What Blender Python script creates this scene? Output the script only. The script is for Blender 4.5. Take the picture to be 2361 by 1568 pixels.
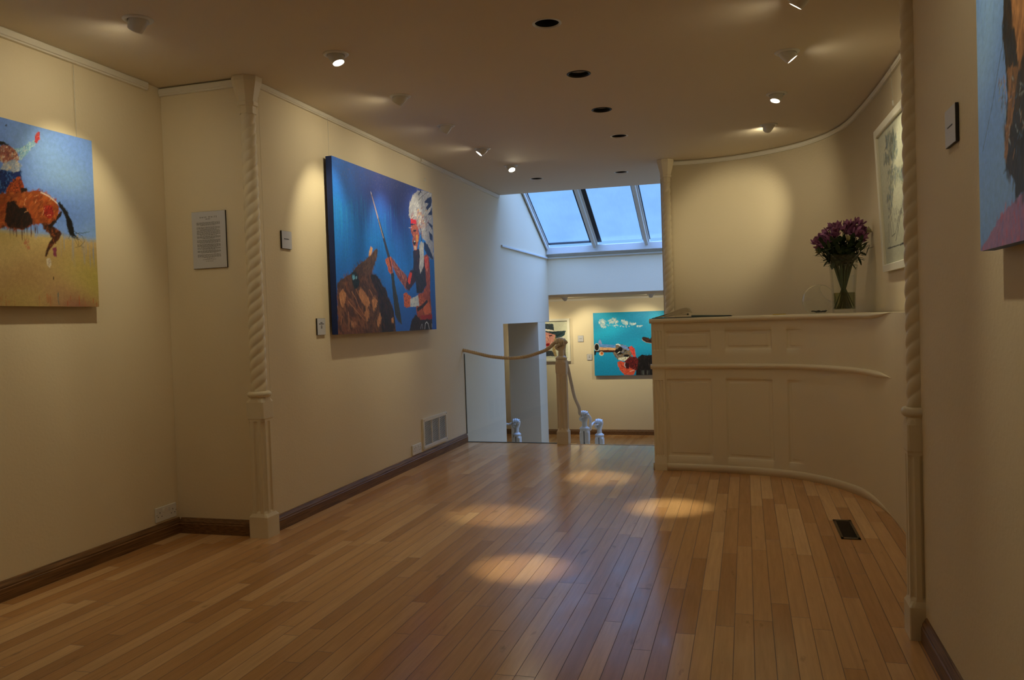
import bpy, bmesh, math, random
import numpy as np
from mathutils import Vector, Matrix, noise
random.seed(7)
C = bpy.context.scene.collection
SC = bpy.context.scene
for o in list(bpy.data.objects): bpy.data.objects.remove(o)

# ------------------------------------------------------------------ camera, sky, exposure
IMG_W, IMG_H, FPX = 2361.0, 1568.0, 1865.0
YAW, PITCH, ROLL = .2821, -.0252, -.0330
EYE = Vector((0, 0, 1.3))
_f = Vector((-math.sin(YAW)*math.cos(PITCH), math.cos(YAW)*math.cos(PITCH), math.sin(PITCH)))
_r0 = Vector((math.cos(YAW), math.sin(YAW), 0)); _u0 = _r0.cross(_f)
_r = _r0*math.cos(ROLL) + _u0*math.sin(ROLL); _u = _r.cross(_f)
cam = bpy.data.objects.new('camera', bpy.data.cameras.new('camera')); C.objects.link(cam)
cam.data.sensor_width = 36.0; cam.data.sensor_fit = 'HORIZONTAL'
cam.data.lens = FPX/IMG_W*36.0; cam.data.clip_start = .05; cam.data.clip_end = 200
cam.matrix_world = Matrix(((_r.x, _u.x, -_f.x, EYE.x), (_r.y, _u.y, -_f.y, EYE.y), (_r.z, _u.z, -_f.z, EYE.z), (0, 0, 0, 1)))
SC.camera = cam

SC.view_settings.view_transform = 'Standard'; SC.view_settings.look = 'None'
SC.view_settings.gamma = 1.0; SC.view_settings.use_curve_mapping = False
SC.view_settings.exposure = 0.16

WARM = (1.0, .88, .57)
SPOT_W = 24.0
world = bpy.data.worlds.new('overcast_sky'); SC.world = world; world.use_nodes = True
wn = world.node_tree; wn.nodes.clear()
w_out = wn.nodes.new('ShaderNodeOutputWorld'); w_bg = wn.nodes.new('ShaderNodeBackground')
w_tc = wn.nodes.new('ShaderNodeTexCoord'); w_sep = wn.nodes.new('ShaderNodeSeparateXYZ'); w_ramp = wn.nodes.new('ShaderNodeValToRGB')
wn.links.new(w_tc.outputs['Generated'], w_sep.inputs[0]); wn.links.new(w_sep.outputs['Z'], w_ramp.inputs[0])
w_ramp.color_ramp.elements[0].position = 0.0; w_ramp.color_ramp.elements[0].color = (.22, .47, .86, 1)
w_ramp.color_ramp.elements[1].position = .9; w_ramp.color_ramp.elements[1].color = (2.9, 5.3, 12.2, 1)
e = w_ramp.color_ramp.elements.new(.5); e.color = (.25, .53, .95, 1)
wn.links.new(w_ramp.outputs[0], w_bg.inputs[0]); w_bg.inputs[1].default_value = 1.0
wn.links.new(w_bg.outputs[0], w_out.inputs[0])

# ------------------------------------------------------------------ measures of the place
H = 2.843; XB = -2.915; XA = -3.547; XR = .642; YC = 4.38; YE = 9.65; YBEAM = 12.15
YBACK = 15.0; ZL = -.915; ZLC = 1.66; YEDGE = 8.18

# ------------------------------------------------------------------ materials
def srgb(r, g, b):
    f = lambda c: (c/255/12.92 if c/255 <= .04045 else ((c/255+.055)/1.055)**2.4)
    return (f(r), f(g), f(b))
def mat(name, col, rough=.6, metal=0, spec=.5, bump=0, bscale=40, var=0, vscale=3, coat=0, emit=None, estr=0):
    m = bpy.data.materials.new(name); m.use_nodes = True; n = m.node_tree; b = n.nodes['Principled BSDF']
    b.inputs['Base Color'].default_value = (*col, 1); b.inputs['Roughness'].default_value = rough
    b.inputs['Metallic'].default_value = metal; b.inputs['Specular IOR Level'].default_value = spec
    if coat: b.inputs['Coat Weight'].default_value = coat; b.inputs['Coat Roughness'].default_value = .15
    tc = n.nodes.new('ShaderNodeTexCoord')
    if var:
        t = n.nodes.new('ShaderNodeTexNoise'); t.inputs['Scale'].default_value = vscale; t.inputs['Detail'].default_value = 4
        n.links.new(tc.outputs['Object'], t.inputs['Vector'])
        mx = n.nodes.new('ShaderNodeMix'); mx.data_type = 'RGBA'
        mx.inputs[6].default_value = (*[c*(1-var) for c in col], 1); mx.inputs[7].default_value = (*[min(1, c*(1+var)) for c in col], 1)
        n.links.new(t.outputs[0], mx.inputs[0]); n.links.new(mx.outputs[2], b.inputs['Base Color'])
    if bump:
        t = n.nodes.new('ShaderNodeTexNoise'); t.inputs['Scale'].default_value = bscale; t.inputs['Detail'].default_value = 3
        n.links.new(tc.outputs['Object'], t.inputs['Vector'])
        bp = n.nodes.new('ShaderNodeBump'); bp.inputs['Strength'].default_value = bump; bp.inputs['Distance'].default_value = .004
        n.links.new(t.outputs[0], bp.inputs['Height']); n.links.new(bp.outputs[0], b.inputs['Normal'])
    if emit: b.inputs['Emission Color'].default_value = (*emit, 1); b.inputs['Emission Strength'].default_value = estr
    return m
M = {}
M['wall'] = mat('cream_wall_paint', (.83, .715, .505), .75, bump=.25, bscale=60, var=.015, vscale=2)
M['ceil'] = mat('ceiling_paint', (.72, .62, .47), .8, bump=.15, bscale=90, var=.012)
M['cream'] = mat('cream_gloss_paint', (.82, .72, .52), .42, bump=.15, bscale=30, var=.02, vscale=5)
M['tan'] = mat('warm_lit_cream_paint', (.74, .60, .40), .42, bump=.15, bscale=30, var=.02, vscale=5)  # cream paint of the top newel, warm light tone put into its colour
M['white'] = mat('white_gloss_paint', (.70, .70, .66), .4, bump=.08, bscale=30, var=.02)
M['rail'] = mat('rail_paint', (.80, .75, .64), .5, var=.02)
M['plastic'] = mat('white_plastic', (.78, .77, .74), .35, var=.01)
M['dark'] = mat('black_void', (.006, .006, .006), .6, var=.1)
M['darkmetal'] = mat('dark_metal', (.03, .028, .022), .45, .6, var=.2, vscale=20)
M['seal'] = mat('black_rubber_seal', (.012, .013, .016), .6, var=.1)
M['chrome'] = mat('grey_reflector', (.35, .36, .37), .35, .9, bump=.6, bscale=120, var=.2, vscale=60)
M['lampwhite'] = mat('lamp_white_enamel', (.72, .71, .66), .35, var=.02)
M['grille'] = mat('grille_cream_enamel', (.82, .78, .68), .4, var=.02)
M['panel'] = mat('plaque_face', (.62, .62, .66), .4, var=.01)
M['black'] = mat('black_edge', (.015, .015, .018), .5, var=.1)
M['ink'] = mat('printed_ink', (.05, .05, .055), .6, var=.05)
M['frame'] = mat('cream_picture_frame', (.84, .81, .68), .45, var=.03, vscale=10)
M['mount'] = mat('paper_mount', (.80, .80, .74), .8, var=.02)
M['petal'] = mat('purple_petal', (.34, .13, .27), .6, var=.35, vscale=25)
M['petalw'] = mat('cream_petal', (.62, .56, .32), .6, var=.12, vscale=25)
M['leaf'] = mat('dark_green_leaf', (.025, .05, .018), .5, var=.35, vscale=18)
M['stem'] = mat('green_stem', (.05, .085, .02), .5, var=.3, vscale=20)
M['page'] = mat('cream_book_pages', (.62, .54, .38), .8, bump=.3, bscale=200, var=.06, vscale=30)
M['cover'] = mat('dark_book_cover', (.02, .03, .035), .5, var=.1)
M['board'] = mat('grey_green_board', (.10, .15, .14), .55, var=.1)
M['yellow'] = mat('yellow_paper', (.72, .5, .06), .7, var=.03)
M['pebble'] = mat('dark_pebble', (.03, .03, .032), .4, var=.5, vscale=30)
M['wire'] = mat('nylon_wire', (.45, .43, .36), .4, var=.02)
M['rope'] = mat('painted_rope', (.62, .47, .29), .6, bump=.5, bscale=150, var=.08, vscale=30)
M['ropew'] = mat('white_painted_rope', (.78, .76, .70), .45, bump=.2, bscale=100, var=.03)

def wood_trim():
    m = mat('dark_oak_skirting', (.16, .075, .03), .5, coat=.04); n = m.node_tree; b = n.nodes['Principled BSDF']
    tc = n.nodes.new('ShaderNodeTexCoord'); mp = n.nodes.new('ShaderNodeMapping'); mp.inputs['Scale'].default_value = (6, 1.2, 60)
    t = n.nodes.new('ShaderNodeTexNoise'); t.inputs['Scale'].default_value = 4; t.inputs['Detail'].default_value = 6
    r = n.nodes.new('ShaderNodeValToRGB'); r.color_ramp.elements[0].position = .3; r.color_ramp.elements[1].position = .72
    r.color_ramp.elements[0].color = (.07, .03, .012, 1); r.color_ramp.elements[1].color = (.30, .15, .055, 1)
    n.links.new(tc.outputs['Object'], mp.inputs[0]); n.links.new(mp.outputs[0], t.inputs['Vector'])
    n.links.new(t.outputs[0], r.inputs[0]); n.links.new(r.outputs[0], b.inputs['Base Color'])
    return m
M['oak'] = wood_trim()

def floor_mat():
    m = bpy.data.materials.new('varnished_strip_floor'); m.use_nodes = True; n = m.node_tree; b = n.nodes['Principled BSDF']; L = n.links.new
    tc = n.nodes.new('ShaderNodeTexCoord'); sp = n.nodes.new('ShaderNodeSeparateXYZ'); L(tc.outputs['Object'], sp.inputs[0])
    def mt(op, a, bb=None, c=None):
        x = n.nodes.new('ShaderNodeMath'); x.operation = op
        for i, v in enumerate((a, bb, c)):
            if v is None: continue
            if isinstance(v, (int, float)): x.inputs[i].default_value = v
            else: L(v, x.inputs[i])
        return x.outputs[0]
    BW = .0765; BL = 1.05
    rx = mt('DIVIDE', sp.outputs['X'], BW); row = mt('FLOOR', rx); fx = mt('FRACT', rx)
    w1 = n.nodes.new('ShaderNodeTexWhiteNoise'); w1.noise_dimensions = '1D'; L(row, w1.inputs['W'])
    ry = mt('ADD', mt('DIVIDE', sp.outputs['Y'], BL), mt('MULTIPLY', w1.outputs['Value'], 9.7))
    cell = mt('FLOOR', ry); fy = mt('FRACT', ry)
    cv = n.nodes.new('ShaderNodeCombineXYZ'); L(row, cv.inputs[0]); L(cell, cv.inputs[1])
    w2 = n.nodes.new('ShaderNodeTexWhiteNoise'); w2.noise_dimensions = '3D'; L(cv.outputs[0], w2.inputs['Vector'])
    # every board: own tone
    r = n.nodes.new('ShaderNodeValToRGB'); L(w2.outputs['Value'], r.inputs[0]); cr = r.color_ramp
    cr.elements[0].position = 0; cr.elements[0].color = (.50, .25, .095, 1); cr.elements[1].position = 1; cr.elements[1].color = (.80, .50, .245, 1)
    for p, c in ((.25, (.58, .30, .118, 1)), (.6, (.65, .355, .15, 1)), (.85, (.72, .42, .19, 1))): ee = cr.elements.new(p); ee.color = c
    # grain along the boards
    mp = n.nodes.new('ShaderNodeMapping'); mp.inputs['Scale'].default_value = (38, 2.2, 1); L(tc.outputs['Object'], mp.inputs[0])
    off = n.nodes.new('ShaderNodeVectorMath'); off.operation = 'ADD'; L(mp.outputs[0], off.inputs[0])
    sc = n.nodes.new('ShaderNodeVectorMath'); sc.operation = 'SCALE'; L(w2.outputs['Color'], sc.inputs[0]); sc.inputs['Scale'].default_value = 37
    L(sc.outputs[0], off.inputs[1])
    g = n.nodes.new('ShaderNodeTexNoise'); g.inputs['Scale'].default_value = 1.3; g.inputs['Detail'].default_value = 7; g.inputs['Roughness'].default_value = .62; L(off.outputs[0], g.inputs['Vector'])
    gm = n.nodes.new('ShaderNodeMapRange'); gm.inputs[1].default_value = .3; gm.inputs[2].default_value = .75; gm.inputs[3].default_value = .87; gm.inputs[4].default_value = 1.09; L(g.outputs[0], gm.inputs[0])
    # wear blotches and dark streaks
    mp2 = n.nodes.new('ShaderNodeMapping'); mp2.inputs['Scale'].default_value = (14, 4.5, 1); L(tc.outputs['Object'], mp2.inputs[0])
    bl = n.nodes.new('ShaderNodeTexNoise'); bl.inputs['Scale'].default_value = 1; bl.inputs['Detail'].default_value = 6; L(mp2.outputs[0], bl.inputs['Vector'])
    bm_ = n.nodes.new('ShaderNodeMapRange'); bm_.inputs[1].default_value = .66; bm_.inputs[2].default_value = .76; bm_.inputs[3].default_value = 1; bm_.inputs[4].default_value = .62; L(bl.outputs[0], bm_.inputs[0])
    mul = n.nodes.new('ShaderNodeVectorMath'); mul.operation = 'SCALE'; L(r.outputs[0], mul.inputs[0]); L(mt('MULTIPLY', gm.outputs[0], bm_.outputs[0]), mul.inputs['Scale'])
    # joints
    gx = mt('MINIMUM', fx, mt('SUBTRACT', 1, fx)); gy = mt('MINIMUM', fy, mt('SUBTRACT', 1, fy))
    gapx = mt('LESS_THAN', gx, .017); gapy = mt('LESS_THAN', gy, .0014)
    gap = mt('MAXIMUM', gapx, gapy)
    mx = n.nodes.new('ShaderNodeMix'); mx.data_type = 'RGBA'; L(mt('MULTIPLY', gap, .82), mx.inputs[0]); L(mul.outputs[0], mx.inputs[6]); mx.inputs[7].default_value = (.07, .035, .015, 1)
    L(mx.outputs[2], b.inputs['Base Color'])
    rr = n.nodes.new('ShaderNodeMapRange'); rr.inputs[1].default_value = .3; rr.inputs[2].default_value = .8; rr.inputs[3].default_value = .15; rr.inputs[4].default_value = .27; L(bl.outputs[0], rr.inputs[0])
    L(mt('ADD', rr.outputs[0], mt('MULTIPLY', gap, .3)), b.inputs['Roughness'])
    b.inputs['Specular IOR Level'].default_value = .55
    # each board is laid a hair out of level
    bp = n.nodes.new('ShaderNodeBump'); bp.inputs['Strength'].default_value = .35; bp.inputs['Distance'].default_value = .0012
    tilt = mt('MULTIPLY', mt('SUBTRACT', w2.outputs['Value'], .5), fx)
    L(mt('ADD', mt('SUBTRACT', tilt, gap), mt('MULTIPLY', g.outputs[0], .06)), bp.inputs['Height']); L(bp.outputs[0], b.inputs['Normal'])
    return m
M['floor'] = floor_mat()

def glass_mat(name, tint=(.97, .99, .98), gloss=.35, base=.04):
    m = bpy.data.materials.new(name); m.use_nodes = True; n = m.node_tree; n.nodes.clear(); L = n.links.new
    o = n.nodes.new('ShaderNodeOutputMaterial'); t = n.nodes.new('ShaderNodeBsdfTransparent'); t.inputs[0].default_value = (*tint, 1)
    g = n.nodes.new('ShaderNodeBsdfGlossy'); g.inputs['Roughness'].default_value = .03
    lw_ = n.nodes.new('ShaderNodeLayerWeight'); lw_.inputs[0].default_value = .5; lw = n.nodes.new('ShaderNodeMath'); lw.operation = 'POWER'; L(lw_.outputs['Facing'], lw.inputs[0]); lw.inputs[1].default_value = 2.6
    ad = n.nodes.new('ShaderNodeMath'); ad.operation = 'MULTIPLY_ADD'; L(lw.outputs[0], ad.inputs[0]); ad.inputs[1].default_value = gloss; ad.inputs[2].default_value = base
    mx = n.nodes.new('ShaderNodeMixShader'); L(ad.outputs[0], mx.inputs[0]); L(t.outputs[0], mx.inputs[1]); L(g.outputs[0], mx.inputs[2]); L(mx.outputs[0], o.inputs[0])
    return m
M['glass'] = glass_mat('clear_glass')
M['glassedge'] = mat('glass_edge', (.04, .06, .055), .3, var=.1)
M['water'] = glass_mat('water', (.62, .66, .48), .3)
M['vaseglass'] = glass_mat('vase_glass', (.965, .98, .97), .7)
def pane_mat():
    m = bpy.data.materials.new('wired_rooflight_glass'); m.use_nodes = True; n = m.node_tree; n.nodes.clear(); L = n.links.new
    o = n.nodes.new('ShaderNodeOutputMaterial'); t = n.nodes.new('ShaderNodeBsdfTransparent'); tl = n.nodes.new('ShaderNodeBsdfTranslucent'); tl.inputs[0].default_value = (.55, .62, .68, 1)
    g = n.nodes.new('ShaderNodeBsdfGlossy'); g.inputs['Roughness'].default_value = .15
    tc = n.nodes.new('ShaderNodeTexCoord'); no = n.nodes.new('ShaderNodeTexNoise'); no.inputs['Scale'].default_value = 2.2; no.inputs['Detail'].default_value = 5; L(tc.outputs['Object'], no.inputs['Vector'])
    wv = n.nodes.new('ShaderNodeTexNoise'); mp = n.nodes.new('ShaderNodeMapping'); mp.inputs['Scale'].default_value = (160, 6, 6); L(tc.outputs['Object'], mp.inputs[0]); L(mp.outputs[0], wv.inputs['Vector']); wv.inputs['Scale'].default_value = 1
    ad = n.nodes.new('ShaderNodeMath'); ad.operation = 'MULTIPLY_ADD'; L(wv.outputs[0], ad.inputs[0]); ad.inputs[1].default_value = .35; L(no.outputs[0], ad.inputs[2])
    r = n.nodes.new('ShaderNodeValToRGB'); L(ad.outputs[0], r.inputs[0]); r.color_ramp.elements[0].position = .4; r.color_ramp.elements[1].position = .95
    r.color_ramp.elements[0].color = (.88, .90, .92, 1); r.color_ramp.elements[1].color = (.98, .99, 1, 1); L(r.outputs[0], t.inputs[0])
    m1 = n.nodes.new('ShaderNodeMixShader'); m1.inputs[0].default_value = .04; L(t.outputs[0], m1.inputs[1]); L(tl.outputs[0], m1.inputs[2])
    m2 = n.nodes.new('ShaderNodeMixShader'); m2.inputs[0].default_value = .04; L(m1.outputs[0], m2.inputs[1]); L(g.outputs[0], m2.inputs[2]); L(m2.outputs[0], o.inputs[0])
    return m
M['pane'] = pane_mat()
def paint_mat():
    m = bpy.data.materials.new('oil_paint'); m.use_nodes = True; n = m.node_tree; b = n.nodes['Principled BSDF']; L = n.links.new
    a = n.nodes.new('ShaderNodeVertexColor'); a.layer_name = 'pigment'
    tc = n.nodes.new('ShaderNodeTexCoord'); no = n.nodes.new('ShaderNodeTexNoise'); no.inputs['Scale'].default_value = 45; no.inputs['Detail'].default_value = 5; L(tc.outputs['Object'], no.inputs['Vector'])
    mr = n.nodes.new('ShaderNodeMapRange'); mr.inputs[3].default_value = .82; mr.inputs[4].default_value = 1.18; L(no.outputs[0], mr.inputs[0])
    sc = n.nodes.new('ShaderNodeVectorMath'); sc.operation = 'SCALE'; L(a.outputs[0], sc.inputs[0]); L(mr.outputs[0], sc.inputs['Scale']); L(sc.outputs[0], b.inputs['Base Color'])
    b.inputs['Roughness'].default_value = .5; b.inputs['Specular IOR Level'].default_value = .35
    bp = n.nodes.new('ShaderNodeBump'); bp.inputs['Strength'].default_value = .3; bp.inputs['Distance'].default_value = .003; L(no.outputs[0], bp.inputs['Height']); L(bp.outputs[0], b.inputs['Normal'])
    return m
M['oil'] = paint_mat()

# ------------------------------------------------------------------ mesh helpers
def obj(name, bm, m, parent=None, smooth=False):
    me = bpy.data.meshes.new(name); bm.normal_update(); bm.to_mesh(me); bm.free()
    if smooth:
        for p in me.polygons: p.use_smooth = True
    ms = m if isinstance(m, (list, tuple)) else [m]
    for x in ms: me.materials.append(M[x] if isinstance(x, str) else x)
    o = bpy.data.objects.new(name, me); C.objects.link(o)
    if parent: o.parent = parent
    return o
def thing(name, label, cat, loc=(0, 0, 0), group=None, rz=0):
    o = bpy.data.objects.new(name, None); C.objects.link(o); o.location = loc; o.rotation_euler = (0, 0, rz)
    o.empty_display_size = .1
    return tag(o, label, cat, group)
def tag(o, label, cat, group=None):
    o['label'] = label; o['category'] = cat
    if group: o['group'] = group
    return o
def struct(name, bm, m, smooth=False, parent=None):
    o = obj(name, bm, m, parent, smooth)
    if not parent: o['kind'] = 'structure'
    return o
def copy_tree(o, parent=None):
    c = o.copy(); C.objects.link(c); c.parent = parent
    for ch in list(o.children): copy_tree(ch, c)
    return c
def box(bm, x0, x1, y0, y1, z0, z1):
    v = [bm.verts.new(p) for p in ((x0, y0, z0), (x1, y0, z0), (x1, y1, z0), (x0, y1, z0), (x0, y0, z1), (x1, y0, z1), (x1, y1, z1), (x0, y1, z1))]
    fs = []
    for f in ((3, 2, 1, 0), (4, 5, 6, 7), (0, 1, 5, 4), (1, 2, 6, 5), (2, 3, 7, 6), (3, 0, 4, 7)): fs.append(bm.faces.new([v[i] for i in f]))
    return fs
def bbox(*a, bev=0, seg=2):
    bm = bmesh.new(); box(bm, *a)
    if bev: bmesh.ops.bevel(bm, geom=bm.edges[:], offset=bev, segments=seg, affect='EDGES', profile=.5)
    return bm
def prism(pts, axis, a, b, bm=None):
    """closed polygon pts extruded along axis (0,1,2) from a to b"""
    bm = bm or bmesh.new()
    def P(p, t):
        q = list(p); q.insert(axis, t); return q
    A = [bm.verts.new(P(p, a)) for p in pts]; B = [bm.verts.new(P(p, b)) for p in pts]; n = len(pts)
    bm.faces.new(A); bm.faces.new(B[::-1])
    for i in range(n): bm.faces.new((A[i], B[i], B[(i+1) % n], A[(i+1) % n]))
    bmesh.ops.recalc_face_normals(bm, faces=bm.faces[:])
    return bm
def rings(levels, rf, N, bm=None, cx=0, cy=0, cap=True):
    """stack of rings; rf(theta, z) -> radius"""
    bm = bm or bmesh.new(); R = []
    for z in levels:
        R.append([bm.verts.new((cx+rf(2*math.pi*k/N, z)*math.cos(2*math.pi*k/N), cy+rf(2*math.pi*k/N, z)*math.sin(2*math.pi*k/N), z)) for k in range(N)])
    for a, b in zip(R, R[1:]):
        for k in range(N): bm.faces.new((a[k], a[(k+1) % N], b[(k+1) % N], b[k]))
    if cap: bm.faces.new(R[0][::-1]); bm.faces.new(R[-1])
    return bm
def lathe(prof, N=32, bm=None, cx=0, cy=0, cap=False):
    bm = bm or bmesh.new(); R = []
    for r, z in prof: R.append([bm.verts.new((cx+r*math.cos(2*math.pi*k/N), cy+r*math.sin(2*math.pi*k/N), z)) for k in range(N)])
    for a, b in zip(R, R[1:]):
        for k in range(N): bm.faces.new((a[k], a[(k+1) % N], b[(k+1) % N], b[k]))
    if cap: bm.faces.new(R[0][::-1]); bm.faces.new(R[-1])
    return bm
def spline(pts, step):
    """Catmull-Rom through pts, resampled about every step"""
    P = [Vector(p) for p in pts]; P = [P[0]*2-P[1]]+P+[P[-1]*2-P[-2]]; out = []
    for i in range(1, len(P)-2):
        a, b, c, d = P[i-1:i+3]; n = max(1, int((c-b).length/step))
        for k in range(n):
            t = k/n; out.append(.5*((2*b)+(c-a)*t+(2*a-5*b+4*c-d)*t*t+(3*b-a-3*c+d)*t**3))
    out.append(P[-2]); return out
def tube(bm, pts, rad, N=10, cap=True, rfun=None):
    pts = [Vector(p) for p in pts]; n = len(pts); R = []; s = 0
    up = Vector((0, 0, 1)); t0 = (pts[1]-pts[0]).normalized()
    if abs(t0.dot(up)) > .9: up = Vector((0, 1, 0))
    nrm = (up - t0*up.dot(t0)).normalized()
    for i, p in enumerate(pts):
        t = (pts[min(i+1, n-1)]-pts[max(i-1, 0)]).normalized()
        nrm = (nrm - t*nrm.dot(t)).normalized(); bi = t.cross(nrm)
        if i: s += (p-pts[i-1]).length
        r = rad[i] if isinstance(rad, (list, tuple)) else rad
        ring = []
        for k in range(N):
            a = 2*math.pi*k/N; rr = r*(rfun(a, s) if rfun else 1)
            ring.append(bm.verts.new(p+nrm*math.cos(a)*rr+bi*math.sin(a)*rr))
        R.append(ring)
    for a, b in zip(R, R[1:]):
        for k in range(N): bm.faces.new((a[k], a[(k+1) % N], b[(k+1) % N], b[k]))
    if cap: bm.faces.new(R[0][::-1]); bm.faces.new(R[-1])
    return bm
def sweep(path, prof, closed=False, bm=None, flip=1):
    """profile (offset to the left of travel, z) carried along a plan path of (x, y)"""
    bm = bm or bmesh.new(); n = len(path); R = []
    for i, p in enumerate(path):
        a = Vector(path[max(i-1, 0)][:2]); b = Vector(path[min(i+1, n-1)][:2]); t = (b-a).normalized(); nn = Vector((-t.y, t.x))*flip
        R.append([bm.verts.new((p[0]+nn.x*o, p[1]+nn.y*o, z)) for o, z in prof])
    m = len(prof)
    for a, b in zip(R, R[1:]):
        for k in range(m): bm.faces.new((a[k], a[(k+1) % m], b[(k+1) % m], b[k]))
    bm.faces.new(R[0]); bm.faces.new(R[-1][::-1]); bmesh.ops.recalc_face_normals(bm, faces=bm.faces[:])
    return bm

# ------------------------------------------------------------------ floor, landing, stairs, lower floor
bm = bmesh.new()
prism([(XA-.1, -3.1), (1.1, -3.1), (1.1, 8.10), (-.80, 8.10), (-1.78, 8.13), (XB-.02, YEDGE+.03), (XB-.02, YC+.0), (XA-.1, YC+.1)], 2, -.2, 0, bm)
struct('floor', bm, 'floor')
bm = bmesh.new(); box(bm, -5.4, .6, 8.0, YBACK+.1, ZL-.1, ZL); struct('floor_lower', bm, 'floor')
# face of the landing down to the lower floor
bm = bmesh.new(); box(bm, XB-.02, -1.79, 8.02, 8.12, ZL, -.2); struct('wall_landing', bm, 'wall')
st = thing('staircase', 'short white-sided wooden staircase going down beyond the newel post with the rope', 'stairs', (-1.3, 8.1, ZL))
for i in range(5):
    z1 = -.915+.153*(5-i); y0 = 8.10+.26*i
    obj('step', bbox(-.47, .60, y0-8.1+.012, y0-8.1+.272, 0, z1-ZL, bev=.006), 'floor', st)
obj('stringer', bbox(-.50, -.472, .0, 1.4, 0, .18), 'cream', st)

# ------------------------------------------------------------------ walls
struct('wall_left', prism([(YC+.121, ZL-.0), (9.68, ZL), (9.68, 1.25), (YBEAM, 1.25), (YBEAM, 2.42), (9.70, 3.68), (YE-.02, 3.68), (YE-.02, H+.1), (YC+.121, H+.1)], 0, XB-.14, XB), 'wall')
bm = bmesh.new(); box(bm, -3.37, XB, 11.44, 11.89, ZL, 1.249); box(bm, -3.37, XB-.141, 11.44, 11.89, 1.249, ZLC)
struct('wall_pier', bm, 'wall')
struct('wall_return', bbox(XA-.14, XB-.0005, YC, YC+.12, 0, H+.05), 'wall')
struct('wall_left_near', bbox(XA-.14, XA, -3.1, YC-.001, 0, H+.05), 'wall')
struct('wall_right_near', bbox(XR, XR+.14, -3.1, 3.5, 0, H+.05), 'wall')
struct('wall_behind', bbox(XA-.2, 1.1, -3.2, -3.1, 0, H+.05), 'wall')
arc_pts = [(.95, 3.4), (.955, 4.2), (.955, 5.0), (.95, 5.45), (.94, 5.85), (.92, 6.3), (.885, 6.8), (.835, 7.23), (.72, 7.62), (.55, 7.90), (.36, 8.08), (.15, 8.21), (-.05, 8.30), (-.25, 8.345), (-.46, 8.355), (-.72, 8.32)]
arc = spline(arc_pts and [(x, y, 0) for x, y in arc_pts], .05)
struct('wall_curved', sweep(arc, [(0, 0), (0, H+.05), (-.12, H+.05), (-.12, 0)]), 'wall', smooth=False)
for p in bpy.data.objects['wall_curved'].data.polygons: p.use_smooth = abs(p.normal.z) < .5 and p.area < 1
struct('wall_right_filler', bbox(XR+.141, 1.1, 3.36, 3.5, 0, H+.05), 'wall')
struct('wall_back', bbox(-5.4, .6, YBACK, YBACK+.12, ZL, ZLC), 'wall')
struct('wall_far_left', bbox(-5.5, -5.4, 8.0, YBACK+.1, ZL, ZLC), 'wall')
struct('wall_far_front', bbox(-5.4, XB-.141, 8.0, 8.1, ZL, ZLC), 'wall')
struct('wall_far_right', bbox(.6, .7, 8.48, YBACK+.1, ZL, 4.0), 'wall')
bm = bmesh.new(); box(bm, -.70, .6, 8.48, 8.56, ZL, 4.0); struct('wall_stair_side', bm, 'wall')
bm = bmesh.new(); box(bm, -.80, -.72, 8.36, 8.48, ZL, H); struct('wall_stair_end', bm, 'wall')
# lintel beam under the rooflight and ceiling of the lower gallery
struct('wall_lintel', bbox(XB, .6, YBEAM, YBEAM+.15, ZLC, 2.245), 'wall')
def disc_hole_plane(x0, x1, y0, y1, z, t, holes, name, m, N=40, corner=None):
    bm = bmesh.new(); es = []
    outer = corner or [(x0, y0), (x1, y0), (x1, y1), (x0, y1)]
    for zz in (z,):
        vs = [bm.verts.new((p[0], p[1], zz)) for p in outer]; es += [bm.edges.new((vs[i], vs[(i+1) % len(vs)])) for i in range(len(vs))]
        for hx, hy, hr in holes:
            hv = [bm.verts.new((hx+hr*math.cos(2*math.pi*k/N), hy+hr*math.sin(2*math.pi*k/N), zz)) for k in range(N)]
            es += [bm.edges.new((hv[k], hv[(k+1) % N])) for k in range(N)]
    bmesh.ops.triangle_fill(bm, use_beauty=True, edges=es)
    bmesh.ops.recalc_face_normals(bm, faces=bm.faces[:])
    fs = bm.faces[:]
    if fs[0].normal.z > 0: bmesh.ops.reverse_faces(bm, faces=fs)
    r = bmesh.ops.extrude_face_region(bm, geom=bm.faces[:]); vs = [g for g in r['geom'] if isinstance(g, bmesh.types.BMVert)]
    bmesh.ops.translate(bm, verts=vs, vec=(0, 0, t)); bmesh.ops.recalc_face_normals(bm, faces=bm.faces[:])
    return struct(name, bm, m)
DOWN = [(-.962, 4.171), (-.98, 5.10), (-.995, 6.04), (-1.005, 6.975), (-1.248, 8.72), (-2.177, 8.69)]
SPOTS = [  # x, y, target, power factor, cone deg
    (-2.85, 2.44, (-3.50, 2.75, 1.55), 1.0, 50),
    (-2.849, 3.379, (-3.52, 3.62, 1.95), 1.0, 52),
    (-2.205, 4.198, (-1.17, 4.04, 0), 8.5, 12),
    (-2.22, 5.128, (-2.91, 5.22, 1.95), 1.0, 52),
    (-2.232, 6.03, (-2.87, 6.15, 1.80), 1.0, 50),
    (-2.237, 6.963, (-2.87, 6.72, 2.0), .55, 50),
    (-2.225, 7.844, (-1.18, 6.46, 0), 9, 12),
    (.276, 5.153, (.88, 5.25, 2.0), .9, 50),
    (.25, 6.103, (-.52, 5.503, 0), 9, 13),
    (.22, 7.089, (-.10, 8.30, 2.15), .85, 58),
    (.299, 4.26, (-1.60, 5.10, 0), 9, 12),
    (.02, 2.35, (.62, 2.02, 1.5), .8, 52),
    (-.96, 1.3, (-.9, 1.0, 0), .15, 60),
    (-2.85, .9, (-3.5, .9, 1.6), .5, 60),
]
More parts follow.
